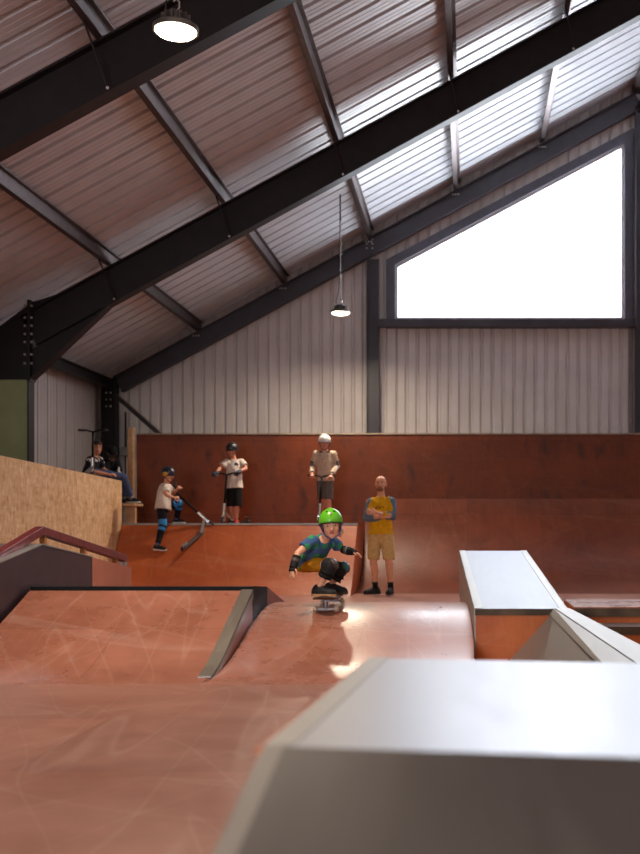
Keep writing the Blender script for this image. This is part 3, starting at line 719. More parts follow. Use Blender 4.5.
class Person:
    def __init__(s, key, J, size, hh, yaw=0, pitch=0, roll=0, skin=srgb(205,150,120), lip=srgb(170,95,85), voxel=.007, build=1.):
        s.J = {k: Vector(v) for k, v in J.items()}; s.sc = size; s.hh = hh; s.voxel = voxel; s.bd = build
        s.r, s.f, s.u = basis(yaw, pitch, roll); s.mats = skin_mats(key, skin, lip); s.mb = MB(); s.body = None
        s.O = s.J['head']
    def H(s, a, b, c): return s.O+(s.r*a+s.f*b+s.u*c)*s.hh
    def ell(s, mb, a, b, c, x, y, z, **k): mb.ball(s.H(a, b, c), x*s.hh, y*s.hh, z*s.hh, (s.r, s.f, s.u), **k)
    def torso_rings(s, grow=0.):
        J = s.J; z = s.sc*s.bd; sh = (J['sR']-J['sL']); hp = (J['hR']-J['hL'])
        wd = sh.length/2; hw = hp.length/2
        pts = [J['pelvis']-(J['chest']-J['pelvis']).normalized()*.06*z, J['pelvis'], J['pelvis'].lerp(J['chest'], .45), J['chest'], J['chest'].lerp(J['neck'], .55), J['neck']]
        rx = [hw+.045*z, hw+.078*z, max(hw+.05*z, .115*z), wd*.86, wd*.80, .062*z]
        ry = [.085*z, .108*z, .098*z, .112*z, .092*z, .058*z]
        return pts, [(a+grow, b+grow) for a, b in zip(rx, ry)], hp.normalized().lerp(sh.normalized(), .6)
    def limb(s, mb, pts, rad, grow=0., **k): mb.tube(pts, [x*s.sc+grow for x in rad], 14, **k)
    def make_body(s, name, label, cat, handL=None, handR=None, feet=True):
        J, z, mb = s.J, s.sc, s.mb
        pts, rr, ref = s.torso_rings()
        mb.tube(pts, rr, 20, ref=ref, round0=True, round1=True)
        mb.tube([J['neck']-(s.O-J['neck'])*.3, J['neck'].lerp(s.O, .5), s.H(0, -.08, -.1)], [.062*z, .052*z, .05*z], 14, round0=True, round1=True)
        for q in 'LR':
            S, E, W = J['s'+q], J['e'+q], J['w'+q]
            mb.ball(S, .062*z*s.bd)
            s.limb(mb, [S, S.lerp(E, .4), E], [.055*s.bd, .050*s.bd, .040*s.bd], round0=True, round1=True)
            s.limb(mb, [E, E.lerp(W, .3), W], [.041*s.bd, .042*s.bd, .026*s.bd], round0=True, round1=True)
            Hp, K, A = J['h'+q], J['k'+q], J['a'+q]
            s.limb(mb, [Hp, Hp.lerp(K, .35), K], [.085*s.bd, .080*s.bd, .056*s.bd], round0=True, round1=True)
            d = (A-K); back = -Vector(J['t'+q]-A); back.z = 0; back = back.normalized()*.012*z if back.length > 0 else Vector()
            s.limb(mb, [K, K.lerp(A, .3)+back, K.lerp(A, .65)+back*.5, A], [.053*s.bd, .058*s.bd, .042*s.bd, .034*s.bd], round0=True, round1=True)
            dn_ = Vector((0,0,-.03*z)); mb.tube([A, A+dn_, A.lerp(J['t'+q], .4)+dn_*.6, J['t'+q].lerp(A, .3)], [.032*z, .030*z, .024*z, .016*z], 10, round0=True, round1=True)
        for hd in (handL, handR):
            if hd: hand(mb, **hd)
        # head
        E = s.ell
        E(mb, 0, -.05, .14, .335, .42, .36, n=20, m=12); E(mb, 0, .10, -.10, .275, .29, .37, n=20, m=12); E(mb, 0, .14, -.30, .20, .20, .17)
        E(mb, 0, .235, -.395, .115, .115, .10); E(mb, 0, .30, .085, .20, .085, .05)
        for k in (-1, 1):
            E(mb, .16*k, .24, -.12, .10, .10, .11); E(mb, .335*k, -.03, -.03, .04, .09, .125)
        mb.tube([s.H(0,.36,.03), s.H(0,.42,-.06), s.H(0,.455,-.13)], [.035*s.hh, .045*s.hh, .058*s.hh], 8, round0=True, round1=True)
        for k in (-1, 1): E(mb, .045*k, .405, -.14, .042, .045, .038)
        me = fuse(mb, s.voxel, 3, .5)
        s.body = finish(name, me, list(s.mats), None, True); tag(s.body, label, cat)
        return s.body
    def face(s, hair=None, mouth_open=0.):
        b = s.body
        for k in (-1, 1):
            m = MB(); s.ell(m, .135*k, .335, -.005, .056, .046, .030); e = m.build('eye', M['eyewhite'], b, True)
            m = MB(); s.ell(m, .135*k, .372, -.008, .030, .020, .027); m.build('iris', M['iris'], e, True)
            m = MB(); m.tube([s.H(.055*k,.388,.075), s.H(.13*k,.385,.095), s.H(.215*k,.335,.075)], [.014*s.hh, .018*s.hh, .010*s.hh], 6, round0=True, round1=True); m.build('eyebrow', M[hair or 'hair_dark'], b, True)
        m = MB(); s.ell(m, 0, .372, -.262, .095, .035, .022+mouth_open*.5); s.ell(m, 0, .375, -.235, .085, .035, .020); m.build('mouth', s.mats[1], b, True)
    def cloth(s, name, mb, mat, voxel=None, wr=.006, it=2, paint=None, label=None, ws=14.):
        me = fuse(mb, voxel or s.voxel, it, .5, wr, ws, len(name)); mats = mat if isinstance(mat, list) else [mat]
        if paint:
            for p in me.polygons: p.material_index = paint(p.center, p.normal)
        o = finish(name, me, mats, s.body, True)
        if label: o['label'] = label
        return o
    def shirt(s, mat, sleeve=.6, long=0., hem=.0, paint=None, grow=.016, wr=.006, name='shirt', cuff=.012, loose=.012, label=None):
        """sleeve: share of the upper arm covered; long: share of the forearm; hem: metres below the pelvis"""
        J = s.J; z = s.sc; mb = MB(); pts, rr, ref = s.torso_rings(grow)
        ax = (J['chest']-J['pelvis']).normalized()
        pts[0] = J['pelvis']-ax*max(hem, .001); pts = [pts[0]]+pts[1:-1]+[J['chest'].lerp(J['neck'], .93)]
        rr[0] = (rr[1][0]+loose, rr[1][1]+loose); rr[1] = (rr[1][0]+loose*.7, rr[1][1]+loose*.7); rr[2] = (rr[2][0]+loose, rr[2][1]+loose*.6)
        rr[-1] = (rr[-1][0]+.012*z, rr[-1][1]+.012*z)
        if hem <= 0: pts, rr = pts[1:], rr[1:]
        mb.tube(pts, rr, 22, ref=ref)
        for q in 'LR':
            S, E, W = J['s'+q], J['e'+q], J['w'+q]
            inn = S.lerp(J['chest'].lerp(J['neck'], .6), .35)
            mb.ball(S-Vector((0,0,.012*z)), .058*z*s.bd+grow*.6)
            if long > 0:
                e = E.lerp(W, long)
                s.limb(mb, [inn, S, S.lerp(E, .5), E], [.062*s.bd, .060*s.bd, .055*s.bd, .048*s.bd], grow*.8, round1=True)
                s.limb(mb, [E, e], [.047*s.bd, .040*s.bd-.006*long], grow*.7, round0=True)
            else:
                s.limb(mb, [inn-Vector((0,0,.012*z)), S-Vector((0,0,.010*z)), S.lerp(E, sleeve*.6), S.lerp(E, sleeve)], [.056*s.bd, .055*s.bd, .056*s.bd, .058*s.bd], grow*.7+cuff*.5)
        return s.cloth(name, mb, mat, paint=paint, wr=wr, label=label)
    def shorts(s, mat, leg=.9, shin=0., grow=.014, name='shorts', wr=.006, flare=.016, rise=.06, paint=None, label=None):
        J = s.J; z = s.sc; mb = MB(); pts, rr, ref = s.torso_rings(grow); ax = (J['chest']-J['pelvis']).normalized()
        mb.tube([J['pelvis']-ax*.075*z, J['pelvis']-ax*.02*z, J['pelvis']+ax*rise*z], [rr[0], rr[1], (rr[1][0]-.004, rr[1][1]-.004)], 20, ref=ref, round0=True)
        for q in 'LR':
            Hp, K, A = J['h'+q], J['k'+q], J['a'+q]
            if shin > 0:
                s.limb(mb, [Hp, Hp.lerp(K, .4), K], [.088*s.bd, .084*s.bd, .062*s.bd], grow, round0=True, round1=True)
                s.limb(mb, [K, K.lerp(A, .35), K.lerp(A, shin)], [.062*s.bd, .062*s.bd, .048*s.bd], grow, round0=True)
            else:
                s.limb(mb, [Hp, Hp.lerp(K, leg*.5), Hp.lerp(K, leg)], [.080*s.bd, .076*s.bd, .070*s.bd], grow*.7+flare*.4, round0=True)
        return s.cloth(name, mb, mat, wr=wr, paint=paint, label=label)
    def shoe(s, q, mat, sole=None, sock=None, sock_h=.06, ln=.27, label=None, up=None, k=1.):
        """shoe under ankle q pointing at toe q"""
        J = s.J; z = s.sc*k; A, T = J['a'+q], J['t'+q]; d = (T-A); 
        U = Vector(up or (0,0,1)).normalized(); d = (d-U*d.dot(U)).normalized(); rgt = d.cross(U)
        base = A-U*.075*z                       # the sole's underside below the ankle
        L = ln*z; h0 = base-d*L*.27
        mb = MB()
        st = [(0, .030, .062), (.12, .038, .096), (.3, .038, .104), (.5, .042, .082), (.72, .047, .060), (.9, .041, .048), (1., .024, .030)]
        rings = []
        for t, w_, h_ in st:
            c = h0+d*L*t+U*.026*z; ring = []
            for i in range(14):
                a = 2*math.pi*i/14; y = math.sin(a); ring.append(c+rgt*(w_*z*math.cos(a))+U*(h_*z*.92*y if y > 0 else .006*z*y))
            rings.append(ring)
        mb.loft(rings); mb.tube([A-U*.03*z, A+U*.012*z], [.043*z, .041*z], 14)
        me = fuse(mb, s.voxel*.75, 2, .5); o = finish('shoe', me, [mat], s.body, True)
        if label: o['label'] = label
        m = MB(); out = []
        for t, w_ in ((0, .024), (.06, .037), (.25, .042), (.45, .044), (.7, .051), (.88, .046), (1.0, .024)): out.append(h0+d*L*(t*1.02-.01)+rgt*w_*z)
        for t, w_ in ((1.0, .024), (.88, .046), (.7, .051), (.45, .044), (.25, .042), (.06, .037), (0, .024)): out.append(h0+d*L*(t*1.02-.01)-rgt*w_*z)
        m.prism(out, U*.026*z); m.build('sole', sole or mat, o)
        if sock:
            m = MB(); K = J['k'+q]; e = A+(K-A).normalized()*sock_h; m.tube([A, e], [.041*z, .044*z], 14); m.build('sock', sock, s.body, True)
        return o
    def helmet(s, mat, mats2=None, size=1., tilt=0., strap='rubber', holes=True, label=None, low=-.25):
        m = MB(); f = (s.f*math.cos(tilt)+s.u*math.sin(tilt)); u = (s.u*math.cos(tilt)-s.f*math.sin(tilt)); c = s.H(0, -.04, .13)
        a, b_, h = .425*s.hh*size, .50*s.hh*size, .46*s.hh*size
        # shell: outer dome, rolled rim, inner dome
        n = 24; rings = []
        def rg(k, t, zz=0.): return [c+s.r*(a*k*math.cos(t)*math.cos(2*math.pi*i/n))+f*(b_*k*math.cos(t)*math.sin(2*math.pi*i/n))+u*(h*k*math.sin(t)*(1-.03*math.cos(4*math.pi*i/n))+zz) for i in range(n)]
        t0 = math.asin(low)
        for j in range(13): rings.append(rg(1, math.radians(88)-(math.radians(88)-t0)*j/12))
        rings.append(rg(.96, t0-.05)); 
        for j in range(7): rings.append(rg(.90, t0+(math.radians(85)-t0)*j/6))
        m.loft(rings); o = m.build('helmet', mat, s.body, 50)
        if label: o['label'] = label
        m = MB(); m.tube([c+s.r*(a*1.005*math.cos(t0)*math.cos(q_))+f*(b_*1.005*math.cos(t0)*math.sin(q_))+u*(h*low) for q_ in [2*math.pi*i/24 for i in range(25)]], .022*s.hh, 6); m.build('helmet_rim', M['rubber'], o, True)
        if holes:
            for k in (-1, 1):
                t = math.radians(38); q_ = math.radians(90-20*k); p = c+s.r*(a*math.cos(t)*math.cos(q_))+f*(b_*math.cos(t)*math.sin(q_))+u*(h*math.sin(t))
                m = MB(); m.ball(p, .05*s.hh, .03*s.hh, .03*s.hh, (s.r, (p-c).normalized(), (p-c).normalized().cross(s.r))); m.build('vent_hole', M['black'], o, True)
        sm = M[strap]
        for k in (-1, 1):
            m = MB(); ch = s.H(0, .26, -.50)
            for st in (.16, -.20):
                p0 = c+s.r*(a*.93*k)+f*(b_*st)+u*(h*low); m.tube([p0, s.H(.335*k, .06, -.18), s.H(.22*k, .20, -.40), ch], [(.022*s.hh, .010*s.hh)]*4, 6)
            m.build('chin_strap', sm, o, True)
        return o
    def hair(s, mat, length=.0, fringe=True, size=1., line=.20):
        """hair cap over the skull, down to the neck by length"""
        m = MB(); E = s.ell
        E(m, 0, -.07, .16, .365*size, .445*size, .375*size, n=20, m=12); E(m, 0, -.20, -.05-length*.5, .33*size, .28*size, .30+length*.5, n=18, m=10)
        if fringe: E(m, 0, .20, .30, .28, .20, .12)
        for k in (-1, 1): E(m, .28*k, -.04, .02-length*.3, .09, .16, .18+length*.3)
        me = fuse(m, s.voxel*.8, 2, .5, .006*s.hh/.2, 90.)
        # keep the face clear
        bm = bmesh.new(); bm.from_mesh(me)
        kill = []
        for v in bm.verts:
            d = v.co-s.O; x, y, z = d.dot(s.r)/s.hh, d.dot(s.f)/s.hh, d.dot(s.u)/s.hh
            if y > .12 and z < (line+.05*math.sin(x*40) if fringe else .30) and abs(x) < .31: kill.append(v)
        bmesh.ops.delete(bm, geom=kill, context='VERTS'); bm.to_mesh(me); bm.free()
        return finish('hair', me, [M[mat]], s.body, True)
    def band(s, name, p0, p1, r0, r1, mat, label=None, wr=0.):
        m = MB(); m.tube([Vector(p0), Vector(p0).lerp(Vector(p1), .5), Vector(p1)], [r0, (r0+r1)/2*1.03, r1], 16); o = m.build(name, mat, s.body, 40)
        if label: o['label'] = label
        return o
def cloth_mat(name, c, amt=.1): return plain(name, c, .85, 0, .15, 26, amt, .15)
DEN = {}

def scooter(label, front, rear, headtop, bar_dir, barw=.5, deckw=.11, wheel=.055, up=(0,0,1), grp=None, neck=M['chrome'], stem=M['black'], deckm=M['rubber']):
    """kick scooter. front / rear: wheel centres; headtop: top of the bar's upright; bar_dir: the way the T-bar runs"""
    front, rear, headtop = Vector(front), Vector(rear), Vector(headtop); U = Vector(up).normalized()
    t = thing('kick_scooter', (front.x, front.y, front.z-wheel), label, 'scooter', grp)
    d = (front-rear).normalized(); bd = Vector(bar_dir).normalized(); sd = d.cross(U).normalized()
    up_s = (headtop-front).normalized(); ax = bd
    for p, a in ((front, (bd-up_s*bd.dot(up_s)).normalized()), (rear, sd)):
        m = MB(); m.lathe(p, [(.001, -.013), (wheel*.6, -.013), (wheel*.94, -.012), (wheel, -.006), (wheel, .006), (wheel*.94, .012), (wheel*.6, .013), (.001, .013)], 20, a); w = m.build('wheel', M['rubber'], t, 40)
        m = MB(); m.lathe(p, [(.001, -.016), (wheel*.55, -.016), (wheel*.55, .016), (.001, .016)], 14, a); m.build('hub', M['chrome'], w)
    n0 = front+up_s*(wheel+.02)
    m = MB(); fd = (bd-up_s*bd.dot(up_s)).normalized()
    for k in (-1, 1): m.bar(front+fd*.024*k, n0+fd*.024*k, .010, .022, up=d)
    m.bar(n0-fd*.03, n0+fd*.03, .03, .02, up=d); m.tube([n0, n0+up_s*.12], .024, 12); m.build('fork', neck, t)
    m = MB(); m.tube([n0+up_s*.11, headtop], .0165, 10); m.build('stem', stem, t, True)
    m = MB(); m.tube([n0+up_s*.12, n0+up_s*.20], .025, 12); m.build('clamp', M['chrome'], t)
    m = MB(); m.tube([headtop-bd*barw/2+up_s*.03, headtop-bd*barw*.2+up_s*.025, headtop, headtop+bd*barw*.2+up_s*.025, headtop+bd*barw/2+up_s*.03], .0125, 10); m.build('handlebar', stem, t, True)
    for k in (-1, 1):
        m = MB(); m.tube([headtop+bd*barw*.5*k+up_s*.03, headtop+bd*barw*.27*k+up_s*.026], .0185, 10); m.build('grip', M['rubber'], t, True)
    # deck with a raised neck
    dk0 = front-d*.13; dk1 = rear+d*.03
    dk0b = dk0-U*.0
    m = MB(); m.bar(dk0-d*.05-U*.012, dk1-U*.012, deckw, .022, up=U); m.build('deck', deckm, t)
    m = MB(); m.bar(dk0-d*.10, n0+up_s*.06, .045, .035, up=U); m.build('neck', neck, t)
    m = MB(); 
    for k in (-1, 1): m.bar(dk1+sd*.026*k, rear-d*.005+sd*.026*k, .010, .03, up=U)
    m.bar(rear+U*(wheel+.008)-d*.05, rear+U*(wheel+.012)+d*.06, .045, .006, up=U); m.build('brake', M['chrome'], t)
    return t
# ---- the skater with the green helmet -------------------------------------------------
YB = 8.78
def V(px, py, dy=0., Y=YB): return P(px, py, Y+dy)
J = dict(pelvis=V(309.5, 561, .14), chest=V(319, 546, -.02), neck=V(325, 538.5, -.08), head=V(331, 524.5, -.16),
         sL=V(312.5, 540, -.14), sR=V(333.5, 541.5, .05), eL=V(298, 553, -.23), wL=V(294, 565, -.27), eR=V(341, 549, .13), wR=V(350.5, 551.3, .05),
         hL=V(308, 564, .05), hR=V(311, 563.5, .22), kL=V(330.5, 566, -.13), kR=V(341, 569, .18),
         aL=V(318.8, 588.6, -.11), tL=V(332, 592.6, -.14), aR=V(330.5, 586.4, .17), tR=V(342, 590, .14))
p = Person('fair', J, .64, .215, yaw=10, pitch=6, roll=-4, skin=srgb(222,168,138), lip=srgb(186,96,86), voxel=.0055, build=1.0)
hd = (J['wL']-J['eL'])
p.make_body('person', 'small child in a bright green helmet crouching on a skateboard', 'person',
    handL=dict(w=J['wL']+hd.normalized()*.01, d=hd+Vector((0,.0,-.02)), n=Vector((.6,.6,0)), sc_=.66, side=1, curl=14, spread=16),
    handR=dict(w=J['wR'], d=Vector((.85,-.1,-.28)), n=Vector((0,-.3,-1)), sc_=.66, side=-1, curl=12, spread=14))
p.face('hair_brown', .07)
p.hair('hair_brown', .10, line=.13)
mm = MB()
for a, b in ((.36, -.24), (.33, -.34), (.40, -.30), (.31, -.42)):
    p.ell(mm, a, -.06, b, .055, .07, .075)
M['hair_fair'] = plain('fair hair', srgb(196,168,138), .6, 0, .3, 60, .2, .3)
mm.build('hair_tuft', M['hair_fair'], p.body, True)['label'] = 'fair hair tuft'
M['helmet_green'] = plain('green helmet', srgb(96,186,36), .28, 0, .5, 5, .05)
M['strap_blue'] = plain('blue strap', srgb(44,56,140), .6)
h = p.helmet(M['helmet_green'], strap='strap_blue', size=1.03, tilt=.22)
mm = MB(); st = p.H(0, .40, .44); mm.ball(st, .05*.2, .03*.2, .05*.2, (p.r, p.f, p.u), n=8, m=5); mm.build('sticker', M['eyewhite'], h, True)
M['tee_blue'] = cloth_mat('blue tee', srgb(66,96,140)); M['tee_dot'] = cloth_mat('green dots', srgb(58,142,96))
dots = []
rng = random.Random(4)
for a in range(7):
    for b_ in range(5):
        dots.append((a, b_))
o3 = J['chest']
def tee(c, n):
    q = c-o3; u = (q.x*.80+q.y*.6)/.085; v = q.z/.085
    u += .5*(math.floor(v+.5) % 2)
    du = u-math.floor(u+.5); dv = v-math.floor(v+.5)
    return 1 if du*du+dv*dv < .085 else 0
p.shirt([M['tee_blue'], M['tee_dot']], sleeve=.62, hem=.0, paint=tee, grow=.010, wr=.007, loose=.006, label='blue tee with green dots')
M['mustard'] = cloth_mat('mustard shorts', srgb(186,126,26))
p.shorts(M['mustard'], leg=.72, grow=.010, flare=.02, wr=.008, rise=.05)
M['pad'] = plain('black pad fabric', srgb(26,25,27), .7, 0, .3, 30, .2, .2); M['padcap'] = plain('grey pad cap', srgb(74,66,64), .4); M['padteal'] = plain('teal pad', srgb(52,104,112), .5)
for q, teal in (('L', False), ('R', True)):
    Hp, K, A = J['h'+q], J['k'+q], J['a'+q]
    mb = MB(); a = K+(Hp-K).normalized()*.050; b_ = K+(A-K).normalized()*.095
    mb.tube([a, K], [.062, .061], 14, round1=True); mb.tube([K, b_], [.060, .050], 14, round0=True)
    pad = p.cloth('knee_pad', mb, M['pad'], wr=.003, voxel=.006)
    fw = ((K-Hp).normalized()+(K-A).normalized()).normalized()
    m = MB(); m.ball(K+fw*.042, .052, .034, .062, (fw.cross(Vector((0,1,0))).normalized() if abs(fw.y) < .9 else Vector((1,0,0)), fw, Vector((0,1,0))), n=14, m=8); m.build('pad_cap', M['padteal'] if teal else M['padcap'], pad, True)
    for k in (.05, .085):
        m = MB(); c = K+(A-K).normalized()*k; m.tube([c, c+(A-K).normalized()*.018], [.060-.1*(k-.05)]*2, 14); m.build('pad_strap', M['black'], pad, True)
for q in 'LR':
    E, W = J['e'+q], J['w'+q]; d = (W-E).normalized()
    g_ = p.band('wrist_guard', W-d*.075, W+d*.022, .033, .030, M['pad'])
    m = MB(); m.tube([W-d*.05, W-d*.02], .0355, 14); m.build('guard_strap', M['padcap'], g_, True)
    m = MB(); m.tube([W+d*.025, W+d*.055], [(.032, .020), (.032, .019)], 14, ref=d.cross(Vector((0,0,1)))); m.build('palm_strap', M['pad'], g_, True)
ep = p.band('elbow_pad', J['eR']+(J['wR']-J['eR']).normalized()*.03, J['eR']+(J['wR']-J['eR']).normalized()*.075, .034, .032, M['pad'])
M['shoe_black'] = plain('black shoe', srgb(30,28,30), .7, 0, .3, 30, .2); M['gum'] = plain('gum sole', srgb(176,128,84), .6); M['sole_white'] = plain('white sole', srgb(206,200,192), .6)
p.shoe('L', M['shoe_black'], M['gum'], ln=.24, k=1.3); p.shoe('R', M['shoe_black'], plain('dark sole', srgb(70,44,36), .6), ln=.24, k=1.3)
# skateboard
a = p.J
sb = thing('skateboard', (-1.14, 8.9, .33), 'skateboard with grey grip under the crouching child on the middle ramp crest', 'skateboard')
fz = zramp(8.55); n_ = P(323.5, 600.5, 8.50); t_ = P(334.5, 591.5, 9.28)
ax_ = (t_-n_); Lb = ax_.length; ax_.normalize(); sx = ax_.cross(Vector((0,0,1))).normalized(); ux = sx.cross(ax_).normalized()
if ux.z < 0: ux = -ux
def deck(zo0, zo1, inset):
    rings = []
    for t in [i/20 for i in range(21)]:
        w_ = .098*min(1, (max(1e-3, min(t, 1-t))*7)**.5)-inset
        kick = .03*max(0, (.17-t)/.17)**1.5+.05*max(0, (t-.83)/.17)**1.5
        c = n_+ax_*(Lb*t)+ux*(kick)
        rings.append([c-sx*w_+ux*(zo0+.006), c+sx*w_+ux*(zo0+.006), c+sx*w_+ux*(zo1+.006), c+ux*zo1, c-sx*w_+ux*(zo1+.006)])
    m = MB(); m.loft(rings); return m
deck(-.012, 0, 0).build('deck', plain('deck maple', srgb(92,62,48), .5), sb)
deck(.0005, .002, .001).build('grip_tape', plain('grip tape', srgb(120,118,122), .8, 0, .3, 60, .1), sb)
M['wheel_cream'] = plain('urethane wheel', srgb(186,160,130), .45)
for t, nm in ((.19, 0), (.81, 1)):
    c = n_+ax_*(Lb*t)-ux*.012; wr_ = .026
    gz = zramp(c.y)+wr_+.002
    hub = Vector((c.x, c.y, gz))
    tr = MB(); tr.bar(hub-sx*.068, hub+sx*.068, .016, .02, up=ux); tr.hexa([c+ax_*-.03-sx*.028, c+ax_*.03-sx*.028, c+ax_*.03+sx*.028, c-ax_*.03+sx*.028][::1], [q+Vector((0,0,0))-ux*.006 for q in (c+ax_*-.03-sx*.028, c+ax_*.03-sx*.028, c+ax_*.03+sx*.028, c-ax_*.03+sx*.028)])
    tr.tube([c, hub], [.022, .016], 10)
    tk = tr.build('truck', M['galv'], sb)
    for k in (-1, 1):
        m = MB(); m.lathe(hub+sx*.082*k, [(.006, -.017), (.019, -.017), (wr_, -.010), (wr_, .010), (.019, .017), (.006, .017)], 18, sx); w_ = m.build('wheel', M['wheel_cream'], sb, 40)
        m = MB(); m.lathe(hub+sx*.082*k, [(.001, -.018), (.009, -.018), (.009, .018), (.001, .018)], 10, sx); m.build('bearing', M['chrome'], w_)

# ---- the man with folded arms ---------------------------------------------------------
YM = 16.25
def V(px, py, dy=0., Y=YM): return P(px, py, Y+dy)
J = dict(pelvis=V(380.8, 533, 0), chest=V(380.8, 509, 0), neck=V(381, 496.5, .02), head=V(380.7, 484, -.03),
         sL=V(370.6, 502.4, 0), sR=V(391.4, 501.6, 0), eL=V(366.8, 518, -.05), eR=V(392.2, 516.5, -.08), wL=V(380.8, 516.5, -.19), wR=V(376.2, 512.8, -.27),
         hL=V(374.9, 537, 0), hR=V(387, 537, 0), kL=V(373.4, 562, -.03), kR=V(389, 562, -.03), aL=V(375.6, 587.6, .02), aR=V(390.8, 586.8, .04),
         tL=V(365.5, 591.4, -.09), tR=V(387.6, 591.4, -.18))
for q in 'LR':
    J['a'+q].z = .088; J['t'+q].z = .03
p = Person('tan', J, 1.0, .238, yaw=-4, pitch=-4, roll=2, skin=srgb(214,152,120), lip=srgb(176,104,90), voxel=.0075)
p.make_body('person', 'bald bearded man in a mustard and blue raglan top standing with folded arms', 'person',
    handL=dict(w=J['wL'], d=Vector((1,-.0,.12)), n=Vector((0,1,0)), sc_=1., side=1, curl=10, spread=4),
    handR=dict(w=J['wR'], d=Vector((-1,.10,.12)), n=Vector((0,1,0)), sc_=1., side=-1, curl=14, spread=4))
p.face('hair_dark')
m = MB(); p.ell(m, 0, .16, -.335, .235, .235, .145); p.ell(m, 0, .27, -.40, .15, .13, .10)
me = fuse(m, .006, 2); bm = bmesh.new(); bm.from_mesh(me)
kill = [v for v in bm.verts if (v.co-p.O).dot(p.u)/p.hh > -.275 and (v.co-p.O).dot(p.f)/p.hh > .20 or (v.co-p.O).dot(p.u)/p.hh > -.24]
bmesh.ops.delete(bm, geom=kill, context='VERTS'); bm.to_mesh(me); bm.free(); finish('beard', me, [M['stubble']], p.body, True)
m = MB(); m.tube([p.H(-.12,.365,-.235), p.H(0,.405,-.20), p.H(.12,.365,-.235)], [.02*.238, .026*.238, .02*.238], 8, round0=True, round1=True); m.build('moustache', M['stubble'], p.body, True)
M['raglan'] = cloth_mat('mustard cotton', srgb(206,150,20)); M['raglan_blue'] = cloth_mat('blue grey cotton', srgb(94,112,128)); M['print'] = cloth_mat('dark print', srgb(112,80,26))
ck, nk = J['chest'], J['neck']; JM = J
def raglan(c, n):
    d = c-ck; ax = abs(d.x)
    lim = .205-.42*max(0, d.z+.02) if d.z > -.02 else .205
    for q in 'RL':
        e, w = JM['e'+q], JM['w'+q]; fa = w-e; t = (c-e).dot(fa)/fa.length_squared; tt = max(-.1, min(1, t))
        if (c-(e+fa*tt)).length < .068 and c.y < e.y-.005: return 1 if t < .44 or q == 'L' else 0
    if ax > lim and d.z > -.20: return 1
    if ax > .185 and d.z > -.2: return 1
    if c.y < ck.y-.08 and abs(d.x) < .075 and abs(d.z-.02) < .022 and noise.noise(c*60) > .02: return 2
    return 0
p.shirt([M['raglan'], M['raglan_blue'], M['print']], long=.62, hem=.02, paint=raglan, grow=.016, wr=.009, loose=.012, name='shirt', label='mustard raglan top with blue grey sleeves')
M['khaki'] = cloth_mat('khaki cotton', srgb(196,160,104))
p.shorts(M['khaki'], leg=.90, grow=.014, flare=.030, wr=.008, rise=.08)
M['sock_black'] = cloth_mat('black sock', srgb(24,23,25))
p.shoe('L', M['shoe_black'], M['shoe_black'], M['sock_black'], .11); p.shoe('R', M['shoe_black'], M['shoe_black'], M['sock_black'], .11)

# ---- rider with the white helmet on the platform ----------------------------------------
YK = 17.38; ZP = 1.045
def V(px, py, dy=0., Y=YK): return P(px, py, Y+dy)
J = dict(pelvis=V(325.2, 479, 0), chest=V(325, 461.5, -.01), neck=V(325, 450.8, 0), head=V(324.6, 442.5, -.03),
         sL=V(316.2, 454, 0), sR=V(333.6, 454, 0), eL=V(312.6, 466, .03), eR=V(336.4, 466, .03), wL=V(312.2, 474, -.14), wR=V(331.4, 475.2, -.17),
         hL=V(321.8, 482, 0), hR=V(328.6, 482, 0), kL=V(322, 501, -.03), kR=V(328.4, 501, -.03), aL=V(321.6, 519, .02), aR=V(328.6, 519, .02), tL=V(320.5, 522, -.14), tR=V(330, 522, -.14))
for q in 'LR': J['a'+q].z = ZP+.072; J['t'+q].z = ZP+.025
p = Person('pink', J, .84, .222, yaw=4, pitch=6, skin=srgb(206,140,116), lip=srgb(170,92,84), voxel=.0075)
p.make_body('person', 'rider in a white helmet and beige top holding a scooter on the platform', 'person',
    handL=dict(w=J['wL'], d=Vector((.12,-.8,-.35)), n=Vector((.1,-.3,-1)), sc_=.85, side=1, curl=62, spread=2),
    handR=dict(w=J['wR'], d=Vector((-.12,-.8,-.35)), n=Vector((-.1,-.3,-1)), sc_=.85, side=-1, curl=62, spread=2))
p.face('hair_brown')
M['helmet_white'] = plain('white helmet', srgb(224,222,220), .3); p.helmet(M['helmet_white'], holes=False, size=1.04)
M['beige'] = cloth_mat('beige knit', srgb(196,172,150)); M['grey_stripe'] = cloth_mat('grey stripe', srgb(112,104,100)); M['dark_stripe'] = cloth_mat('dark stripe', srgb(48,44,46)); M['cream'] = cloth_mat('cream sleeve', srgb(214,198,182))
JW = J
def stripes(c, n):
    for q in 'LR':
        S, E = JW['s'+q], JW['e'+q]; d = (E-S); t = (c-S).dot(d)/d.length_squared
        if (c-(S+d*max(0, min(1.1, t)))).length < .075 and abs(c.x-JW['chest'].x) > .175:
            if .62 < t < .70: return 2
            if .70 <= t < 1.0 and c.z > E.z+.0: return 1
    if abs(c.x-JW['chest'].x) > .185 and c.z < JW['eL'].z+.06: return 3
    if c.z > JW['neck'].z-.035 and .03 < abs(c.x-JW['neck'].x) < .085: return 2
    return 0
p.shirt([M['beige'], M['grey_stripe'], M['dark_stripe'], M['cream']], long=.85, hem=.03, paint=stripes, grow=.016, wr=.007, loose=.010, label='beige top with grey striped sleeves')
M['grey_short'] = cloth_mat('grey shorts', srgb(104,94,88)); p.shorts(M['grey_short'], leg=.92, grow=.012, flare=.024)
p.shoe('L', M['shoe_black'], M['sole_white'], M['cream'], .05); p.shoe('R', M['shoe_black'], M['sole_white'], M['cream'], .05)
fr = P(319, 519, 17.12); fr.z = ZP+.057; ht = P(321.5, 477.0, 17.20); rr_ = Vector((fr.x+.06, 17.75, ZP+.057))
